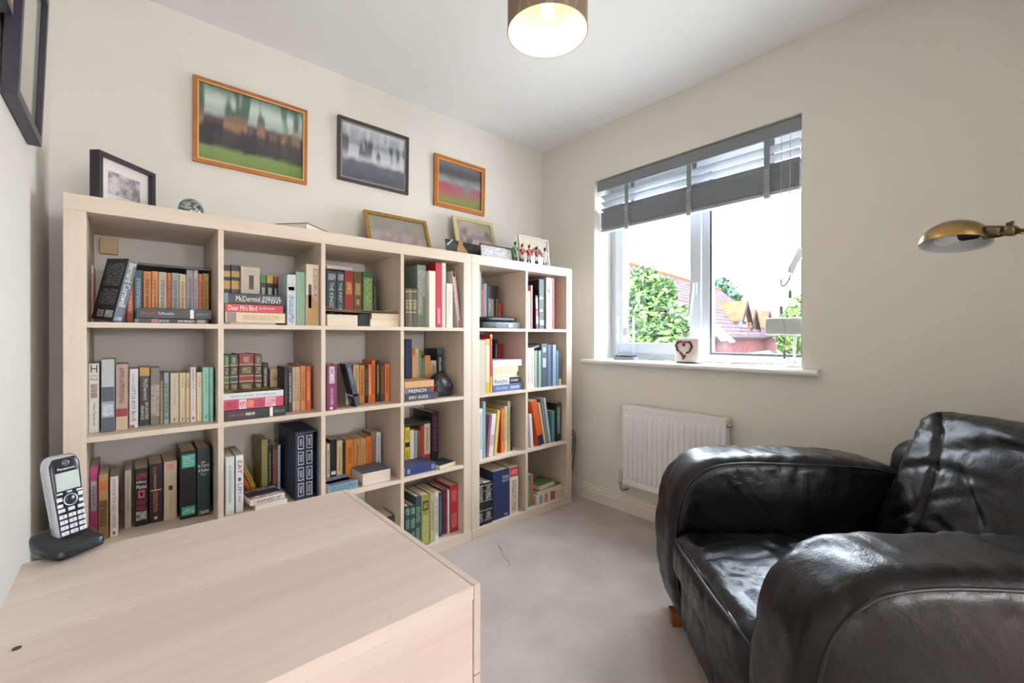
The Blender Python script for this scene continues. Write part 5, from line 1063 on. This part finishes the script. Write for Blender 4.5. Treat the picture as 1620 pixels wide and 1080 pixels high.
# ---- third row, fourth column
c = Cell('I', 'c4', 3); Y = .16
for xl, xr, yt, col, look, kw in [(336, 367, 232, '#d6bc2c', 'yellow reference paperback', dict(bands=[(.38, .5, '#1f1f1c')], prints=[(.2, .8, .6, .9, '#6a5c18'), (.2, .8, .08, .3, '#6a5c18')])), (369, 396, 250, '#d9d4ca', 'white paperback', {}), (398, 418, 254, '#9aa09a', 'grey slim paperback', {}), (420, 438, 254, '#8a5a3c', 'brown slim paperback', {}), (440, 460, 222, '#b83a34', 'red slim paperback', {}), (462, 502, 206, '#d0c2a8', 'cream paperback with red foot', dict(bands=[(.78, 1, '#9a2f30')], prints=PT('#8a7a60', .1, .7)))]:
    c.U(xl, xr, yt, Y, col, look, lane=1, d=.13, **kw)
c.U(512, 556, 132, .15, '#1f1e22', 'tall black boxed book with magenta rings', lane=1, d=.2, hard=True, bands=[(.1+.12*i, .19+.12*i, '#8a3a64', .25, .75) for i in range(6)]+[(.125+.12*i, .165+.12*i, '#1f1e22', .38, .62) for i in range(6)])
zt = c.Zz(480, 206, Y)
c.Fl(338, 500, 0, 0, .15, '#2f3a36', 'dark green hardback lying across the paperbacks', z0=zt+.001, t=.014, d=.15, hard=True)
c.Fl(337, 535, 490, 570, .025, '#33406e', 'thick navy blue hardback lying flat', d=.12, t=.04, hard=True, bands=[(.86, .97, '#7c88a4', .2, .8)], prints=[(.2, .8, .06, .16, '#aab4cc')])
c.Fl(556, 676, 470, 505, .02, '#33404a', 'small dark slate book lying flat', stack=2, d=.1, t=.02, yaw=12, pages_out=True)
# ---- bottom row, third column
c = Cell('I', 'c3', 4)
c.U(150, 212, 820, .06, '#3a4a3a', 'dark green small hardback, one of pair, nearer telephone', lane=1, hard=True, h=.17, d=.12, prints=[(.2, .8, .1, .9, '#7a8a5c')])
c.U(214, 272, 820, .06, '#37473a', 'dark green small hardback, one of pair, nearer window', lane=1, hard=True, h=.172, d=.12, prints=[(.2, .8, .1, .9, '#7a8a5c')])
# ---- bottom row, fourth column
c = Cell('I', 'c4', 4)
orn = dict(hard=True, prints=[(.1, .9, .06, .2, '#9ab09a'), (.1, .9, .3, .5, '#7f9a86'), (.1, .9, .6, .94, '#7f9a86')])
for xl, xr, yt, Y, col, look, kw in [(337, 368, 748, .015, '#2c4a3e', 'ornate green hardback touching divider', orn), (370, 403, 742, .015, '#2a483d', 'ornate green hardback in the middle', orn), (405, 438, 684, .015, '#2d4c46', 'ornate green hardback, taller with dark head', dict(hard=True, bands=[(0, .12, '#38405e')], prints=[(.1, .9, .2, .5, '#7f9a86'), (.1, .9, .6, .94, '#7f9a86')])), (442, 499, 676, .015, '#8a8a4a', 'olive green ornate hardback with black label', dict(hard=True, bands=[(.12, .3, '#1f1f1c', .15, .85)], prints=[(.15, .85, .4, .95, '#b9b478'), (.25, .75, .15, .27, '#c9b060')])), (501, 530, 662, .02, '#b3ab86', 'beige olive hardback', dict(hard=True, prints=PT('#7a7454'))), (532, 557, 655, .03, '#d5d2c6', 'white hardback with black lettering', dict(prints=[(.2, .8, .1, .9, '#4a4844')])), (559, 580, 658, .05, '#2f4656', 'dark blue patterned hardback', dict(prints=[(.2, .8, .1, .9, '#5f7a88')])), (584, 610, 642, .06, '#6a1d34', 'maroon hardback', dict(hard=True)), (612, 628, 642, .05, '#d8d2cc', 'white slim book beside maroon one', {}), (632, 686, 610, .05, '#b02a30', 'tall red hardback with gold figures', dict(hard=True, prints=[(.2, .8, .1, .35, '#d98a80'), (.2, .8, .6, .9, '#d98a80')]))]:
    c.U(xl, xr, yt, Y, col, look, d=.16, **kw)
# ---- third row, narrow inner
c = Cell('I', 'n1', 3)
c.U(822, 846, 110, .02, '#d2d9de', 'white blue slim book at divider', lane=1, d=.2, prints=PT('#5a8a9a', .1, .8))
c.U(848, 866, 62, .03, '#8fa8a4', 'grey teal tall slim book', lane=1, d=.2)
for xl, xr, yt, col, look, ln in [(870, 880, 150, '#9a5a80', 'purple slim book leaning', 5), (885, 914, 142, '#dcd5cc', 'white flowered book leaning', 5), (920, 938, 116, '#d8bc6c', 'pale yellow book leaning', 5)]:
    c.U(xl, xr, yt, .03, col, look, lane=20, lean=6, h=c.Zz(xl, yt, .03)-c.z-.006, d=.19, prints=[(.1, .9, .5, .75, '#a0605a')] if 'flower' in look else ())
c.lim[3] = c.X(944, .05)+.022
for xl, xr, yt, col, look in [(950, 966, 150, '#b8302c', 'red slim book'), (968, 988, 108, '#e08a34', 'orange book'), (990, 1008, 95, '#d3c49c', 'cream yellow book'), (1010, 1028, 60, '#b5ac84', 'olive cream tall book'), (1030, 1042, 95, '#2a2826', 'black slim book at end')]:
    c.U(xl, xr, yt, .05, col, look, lane=3, d=.18, prints=PT('#6a5a40'))
# ---- third row, narrow window side
c = Cell('I', 'n2', 3)
c.U(1163, 1180, 240, .02, '#d9d6d6', 'thin white folder leaning against divider', lane=20, lean=-4, h=.2, d=.16)
c.U(1214, 1250, 40, .02, '#cf5a26', 'orange book with navy foot leaning', lane=20, lean=-13, h=.28, d=.2, bands=[(.78, 1, '#2a2048')])
c.U(1252, 1264, 60, .03, '#c9b48c', 'buff slim book leaning', lane=20, lean=-12, h=.26, d=.2)
c.U(1266, 1280, 40, .03, '#6f7a78', 'grey-green slim file leaning', lane=20, lean=-11, h=.285, d=.2)
c.U(1282, 1296, 40, .03, '#a9acb0', 'pale grey slim file leaning', lane=20, lean=-10, h=.285, d=.2)
c.lim[1] = c.X(1298, .04)
c.U(1300, 1320, 124, .04, '#4f7f7c', 'teal book', lane=1, d=.17); c.U(1322, 1362, 72, .03, '#191a1c', 'large black hardback with silver lettering', lane=1, hard=True, d=.2, prints=[(.25, .75, .1, .8, '#a8a8a8')])
# ---- bottom row, narrow inner
c = Cell('I', 'n1', 4)
for xl, xr, yt, yb, look in [(816, 852, 602, 882, 'black leather volume with silver panels at divider'), (855, 911, 592, 866, 'black leather volume with silver panels beside dictionary')]:
    c.U(xl, xr, yt, max(.012, c.yat((xl+xr)/2, yb)), '#1c1d24', look, hard=True, d=.17, bands=[(.18, .2, '#a8a8a4'), (.42, .44, '#a8a8a4'), (.64, .66, '#a8a8a4'), (.05, .07, '#a8a8a4'), (.88, .9, '#a8a8a4')], prints=[(.2, .8, .22, .4, '#b8b6ac'), (.3, .7, .08, .16, '#b8b6ac'), (.25, .75, .7, .86, '#b8b6ac')])
c.U(914, 1021, 512, .02, '#27335c', 'very thick navy dictionary with gold lettering', hard=True, d=.19, prints=[(.55, .95, .13, .2, '#b9bcc4'), (.55, .95, .22, .26, '#b9bcc4')], bands=[(.92, .97, '#8d97ac', .7, .9)])
c.U(1025, 1079, 492, .02, '#ddd5c6', 'thick white hardback with red head', hard=True, d=.19, bands=[(0, .2, '#c0272c')], prints=[(.15, .85, .05, .16, '#e6b0a0'), (.2, .8, .28, .7, '#8a6a44'), (.2, .8, .72, .95, '#a04a3c')])
# ---- bottom row, narrow window side
c = Cell('I', 'n2', 4)
c.U(1138, 1160, 548, .03, '#5f8a6c', 'green slim hardback upright', d=.15, prints=PT('#c0b080'))
c.U(1162, 1178, 542, .04, '#c2725a', 'salmon slim hardback upright', d=.15)
c.Fl(1199, 1388, 680, 755, .02, '#d8d4c4', 'white decorated box book lying at stack bottom', stack=1, d=.15, t=.055, hard=True, bands=[(.1, .2, '#8aa0b4'), (.28, .4, '#c98a78'), (.48, .66, '#a8603c')], prints=[(.1, .9, .7, .98, '#b9b09a')])
c.Fl(1204, 1366, 640, 680, .03, '#8a6450', 'brown book lying in the middle of stack', stack=1, d=.13, t=.022, pages_out=True)
c.Fl(1215, 1326, 575, 635, .03, '#5f7c4a', 'moss green book lying on top of stack', stack=1, d=.12, t=.032, hard=True, pages_out=True, yaw=6)
# ---- book on the bookcase top, one corner towards the room
a = onY(486, 352, .012); bt_ = max(.02, min(.03, a.z-TZ))
make_book(Matrix.Translation((a.x, .012, TZ)) @ Matrix.Rotation(R(42), 4, 'Z') @ Matrix.Translation((.225, 0, 0)) @ FLAT @ Matrix.Translation((bt_, .16, 0)) @ Matrix.Rotation(pi, 4, 'Z'), bt_, .225, .16, '#3a3430', 'dark hardback lying flat on bookcase top with pale page ends', hard=True, pages='#f0e6d8', group='books on the bookcase top')
def matx(h, *a, **k): return mat(h, *a, **dict(k, spec=0.))
# ------------------------------------------------------------------ outside the window
M_TILE, n, l, b = newmat('roof_tiles')
tc = n.new('ShaderNodeTexCoord'); wv = n.new('ShaderNodeTexWave'); wv.wave_type = 'BANDS'; wv.bands_direction = 'Z'; wv.inputs['Scale'].default_value = 1.6; wv.inputs['Distortion'].default_value = .6; l.new(tc.outputs['Object'], wv.inputs['Vector'])
nz = n.new('ShaderNodeTexNoise'); nz.inputs['Scale'].default_value = 4; nz.inputs['Detail'].default_value = 6; l.new(tc.outputs['Object'], nz.inputs['Vector'])
mm = n.new('ShaderNodeMath'); mm.operation = 'MULTIPLY_ADD'; mm.inputs[1].default_value = .35; l.new(wv.outputs['Fac'], mm.inputs[0]); l.new(nz.outputs['Fac'], mm.inputs[2])
r = n.new('ShaderNodeValToRGB'); r.color_ramp.elements[0].position = .35; r.color_ramp.elements[0].color = lin('#2c2528'); r.color_ramp.elements[1].position = .95; r.color_ramp.elements[1].color = lin('#4a3f42'); l.new(mm.outputs[0], r.inputs['Fac']); l.new(r.outputs['Color'], b.inputs['Base Color']); b.inputs['Roughness'].default_value = .9; b.inputs['Specular IOR Level'].default_value = 0
M_TILE2 = matx('#5c3d2e', .9, var=.2, vscale=3); M_BRICKW = matx('#4c3232', .9, var=.3, vscale=6); M_DWHITE = matx('#585c62', .7); M_DGLASS = matx('#1d2429', .2)
M_BOUNCE_PAVING = matx('#b5b1aa', .95, var=.2, vscale=2)  # unseen pale paving, made bright to bounce daylight up to the ceiling
struct('ground', box(2.75, 120, -60, 90, -3.0, -2.8), M_BOUNCE_PAVING)
Q1 = onD(1033, 428, 21.5); Q2 = onD(1150, 462, 31.6); rx_ = (Q2-Q1); rx_.z = 0; rx_.normalize(); ry_ = Vector((rx_.y, -rx_.x, 0))
HO = Vector((Q1.x, Q1.y, 0)); RIDGE = 4.28; EAVE = 1.06; HALF = 3.25
MH = Matrix(((rx_.x, ry_.x, 0, HO.x), (rx_.y, ry_.y, 0, HO.y), (0, 0, 1, 0), (0, 0, 0, 1)))   # x along ridge, y towards the room
MH2 = MH.copy(); MH2.translation.z = -2.8
hs_ = thing('house', 'neighbouring brick house with long tiled roof and gabled dormers', 'house', M=MH2)
def hob(name, vf, m, par=None):
    if par is None: return obj(name, [(Vector(p)+Vector((0, 0, 2.8))) for p in vf[0]] and ([Vector(p)+Vector((0, 0, 2.8)) for p in vf[0]], vf[1]), m, hs_)
    return obj(name, ([Vector(p)+Vector((0, 0, 2.8)) for p in vf[0]], vf[1]), m, par)
xa, xb = -8., 11.5
hob('wall', box(xa, xb+2.6, -HALF+.3, HALF-.3, -2.8, EAVE), M_BRICKW)
rv = [(xa, HALF, EAVE-.05), (xb+3., HALF, EAVE-.05), (xa, 0, RIDGE), (xb, 0, RIDGE), (xa, -HALF, EAVE-.05), (xb+3., -HALF, EAVE-.05)]
hob('roof', fixn((rv, [[0, 1, 3, 2], [2, 3, 5, 4], [1, 5, 3], [0, 2, 4], [0, 4, 5, 1]])), M_TILE)
hob('gutter', box(xa, xb+3.05, HALF-.02, HALF+.1, EAVE-.12, EAVE-.02), matx('#2a2a2c', .6))
hob('ridge_tiles', tube([(xa, 0, RIDGE+.02), (xb, 0, RIDGE+.02)], .12, 8), M_TILE2)
def hit(u, v, yl):
    d = ray(u, v); o = MH.inverted() @ CAM; e = MH.inverted().to_3x3() @ d; t = (yl-o.y)/e.y; return o+e*t
for (u, v, w, yl) in ((1176, 478, 1.9, 2.7), (1189.5, 491, 1.9, 2.7), (1212, 493, 1.9, 2.7)):
    p = hit(u, v, yl); ax, az = p.x, p.z; ez = az-.95; bz = EAVE+(HALF-yl)+.05; yb_ = max(0.05, HALF-(az-EAVE)) ; yb2 = HALF-(ez-EAVE)
    dm = hob('dormer', fixn(([(ax-w/2, yl, bz-.3), (ax+w/2, yl, bz-.3), (ax+w/2, yl, ez), (ax, yl, az-.08), (ax-w/2, yl, ez), (ax-w/2, yb2-.3, bz-.3), (ax+w/2, yb2-.3, bz-.3), (ax+w/2, yb2-.3, ez), (ax, yb2-.3, az-.08), (ax-w/2, yb2-.3, ez)], [[0, 1, 2, 3, 4], [5, 9, 8, 7, 6], [0, 4, 9, 5], [1, 6, 7, 2], [2, 7, 8, 3], [3, 8, 9, 4]])), M_DWHITE)
    e = .16; th = .08
    for sgn in (-1, 1):
        x1 = ax+sgn*(w/2+e); z1 = ez-e*.95/(w/2)
        hob('dormer_roof', fixn(([(ax, yl+.2, az), (x1, yl+.2, z1), (x1, yb2-.2, z1), (ax, yb_-.2, az), (ax, yl+.2, az+th), (x1, yl+.2, z1+th), (x1, yb2-.2, z1+th), (ax, yb_-.2, az+th)], [[0, 1, 2, 3], [4, 7, 6, 5], [0, 4, 5, 1], [1, 5, 6, 2], [2, 6, 7, 3], [3, 7, 4, 0]])), M_TILE2, dm)
    hob('bargeboard', join(*[fixn(([(ax, yl+.2, az+th), (ax+s*(w/2+e), yl+.2, ez-e*.95/(w/2)+th), (ax+s*(w/2+e), yl+.2, ez-e*.95/(w/2)-.12), (ax, yl+.2, az-.14), (ax, yl+.26, az+th), (ax+s*(w/2+e), yl+.26, ez-e*.95/(w/2)+th), (ax+s*(w/2+e), yl+.26, ez-e*.95/(w/2)-.12), (ax, yl+.26, az-.14)], [[0, 1, 2, 3], [4, 7, 6, 5], [0, 4, 5, 1], [1, 5, 6, 2], [2, 6, 7, 3], [3, 7, 4, 0]])) for s in (-1, 1)]), matx('#2a2628', .7), dm)
    wn = hob('window', box(ax-.5, ax+.5, yl, yl+.05, bz, ez-.05), matx('#6c7076', .5), dm)
    for s in (0, 1):
        pz = hob('pane', box(ax-.45+s*.47, ax-.02+s*.47, yl+.05, yl+.055, bz+.06, ez-.1), M_DGLASS, dm)
for (u, v) in ((1128, 524), (1142, 527)):
    d = ray(u, v); o = MH.inverted() @ CAM; e = MH.inverted().to_3x3() @ d
    # on the roof slope z = RIDGE - y*(RIDGE-EAVE)/HALF
    k = (RIDGE-EAVE)/HALF; t = (RIDGE-k*o.y-o.z)/(e.z+k*e.y); p = o+e*t
    Ms = Matrix.Translation(p) @ Matrix.Rotation(-math.atan(k), 4, 'X')
    wn = hob('skylight', xf(box(-.4, .4, -.6, .6, .0, .08), Ms), matx('#5c6066', .5)); hob('pane', xf(box(-.32, .32, -.52, .52, .08, .09), Ms), matx('#a8b4be', .1), wn)
# glazed conservatory roof below
cq = onD(1200, 560, 13.5)
cn = thing('conservatory', 'low glazed conservatory roof with white bars outside the window', 'conservatory', (cq.x, cq.y, -2.8), math.atan2(rx_.y, rx_.x))
M_CB = matx('#5f636a', .5)
obj('conservatory_wall', box(-1.8, 1.8, -1.2, 1.2, 0, 2.7), matx('#3c4046', .6), cn)
obj('ridge_bar', box(-1.6, 1.6, -.05, .05, 3.3, 3.38), M_CB, cn)
for i in range(9):
    x = -1.6+.4*i
    for s in (-1, 1): obj('glazing_bar', tube([(x, 0, 3.34), (x, s*1.3, 2.7)], .03, 6), M_CB, cn)
for s in (-1, 1): obj('pane', fixn(([(-1.7, 0, 3.3), (1.7, 0, 3.3), (1.7, s*1.3, 2.68), (-1.7, s*1.3, 2.68), (-1.7, 0, 3.28), (1.7, 0, 3.28), (1.7, s*1.3, 2.66), (-1.7, s*1.3, 2.66)], [[0, 1, 2, 3], [4, 7, 6, 5], [0, 4, 5, 1], [1, 5, 6, 2], [2, 6, 7, 3], [3, 7, 4, 0]])), matx('#77828c', .15), cn)
# trees
def tree(label, base, blobs, leaf, nleaf, size, hexs, seed):
    rnd = random.Random(seed)
    t = thing('tree', label, 'tree', base)
    top = max(b_[2]+b_[5]*.4 for b_ in blobs)
    bx0 = Vector(base)
    tr = obj('trunk', tube(spline([(0, 0, 0), (.05, .03, (top-base[2])*.4), (0, .06, (top-base[2])*.75)], 4), .1, 8, rr=[.16*size-.006*i*size for i in range(9)]), matx('#33281e', .9), t, True)
    for bi, hx in enumerate(hexs):
        V = []; Fc = []
        for k in range(nleaf//len(hexs)):
            b_ = rnd.choice(blobs)
            while True:
                p = Vector((rnd.uniform(-1, 1), rnd.uniform(-1, 1), rnd.uniform(-1, 1)))
                if .35 < p.length < 1+.25*mnoise.noise(p*2.3+Vector((seed, 0, 0))): break
            c_ = Vector((b_[0]+p.x*b_[3], b_[1]+p.y*b_[4], b_[2]+p.z*b_[5])) - bx0
            a = Vector((rnd.gauss(0, 1), rnd.gauss(0, 1), rnd.gauss(0, .7))).normalized(); bb = a.orthogonal().normalized(); bb = (Matrix.Rotation(rnd.uniform(0, 6.28), 3, a) @ bb)
            s = leaf*rnd.uniform(.6, 1.3); i0 = len(V); V += [c_-a*s, c_+bb*s*.45, c_+a*s, c_-bb*s*.45]; Fc.append([i0, i0+1, i0+2, i0+3])
        o = obj('foliage', (V, Fc), mat(hx, .7, var=.15, vscale=3), t); o['kind'] = 'stuff'
def blob(u, v, D, ru, rd, rv): p = onD(u, v, D); s = D/F; return (p.x, p.y, p.z, ru*s, rd*s, rv*s)
p = onD(1030, 540, 8.5)
tree('leafy green tree just outside the opening window sash', (p.x, p.y, -2.8), [blob(1015, 465, 8.5, 32, 40, 44), blob(1000, 540, 8.5, 60, 60, 70), blob(1060, 530, 8.3, 45, 50, 52), blob(1030, 600, 8.4, 90, 80, 70), blob(1052, 462, 8.6, 14, 16, 22)], .075, 9000, 1., ('#3c5a24', '#2c4620', '#56702c', '#1f3a22'), 4)
p = onD(1140, 470, 46)
tree('dark evergreen tree rising behind the tiled roof', (p.x, p.y, -2.8), [blob(1132, 462, 46, 30, 30, 22), blob(1112, 470, 46, 30, 30, 28), blob(1156, 474, 46, 12, 15, 12)], .4, 2600, 4., ('#16301f', '#1d3a26', '#28442a'), 8)
p = onD(1275, 520, 26)
tree('pale green rounded tree beyond the white task light', (p.x, p.y, -2.8), [blob(1275, 510, 26, 34, 34, 44), blob(1262, 535, 26, 24, 30, 30)], .2, 4200, 2.2, ('#4f6a2c', '#3f5a26', '#68803c'), 12)
p = onD(1225, 540, 40)
tree('low distant hedge tree behind the dormers', (p.x, p.y, -2.8), [blob(1228, 528, 40, 26, 20, 12)], .3, 900, 2., ('#2f4a26', '#3c5630'), 15)
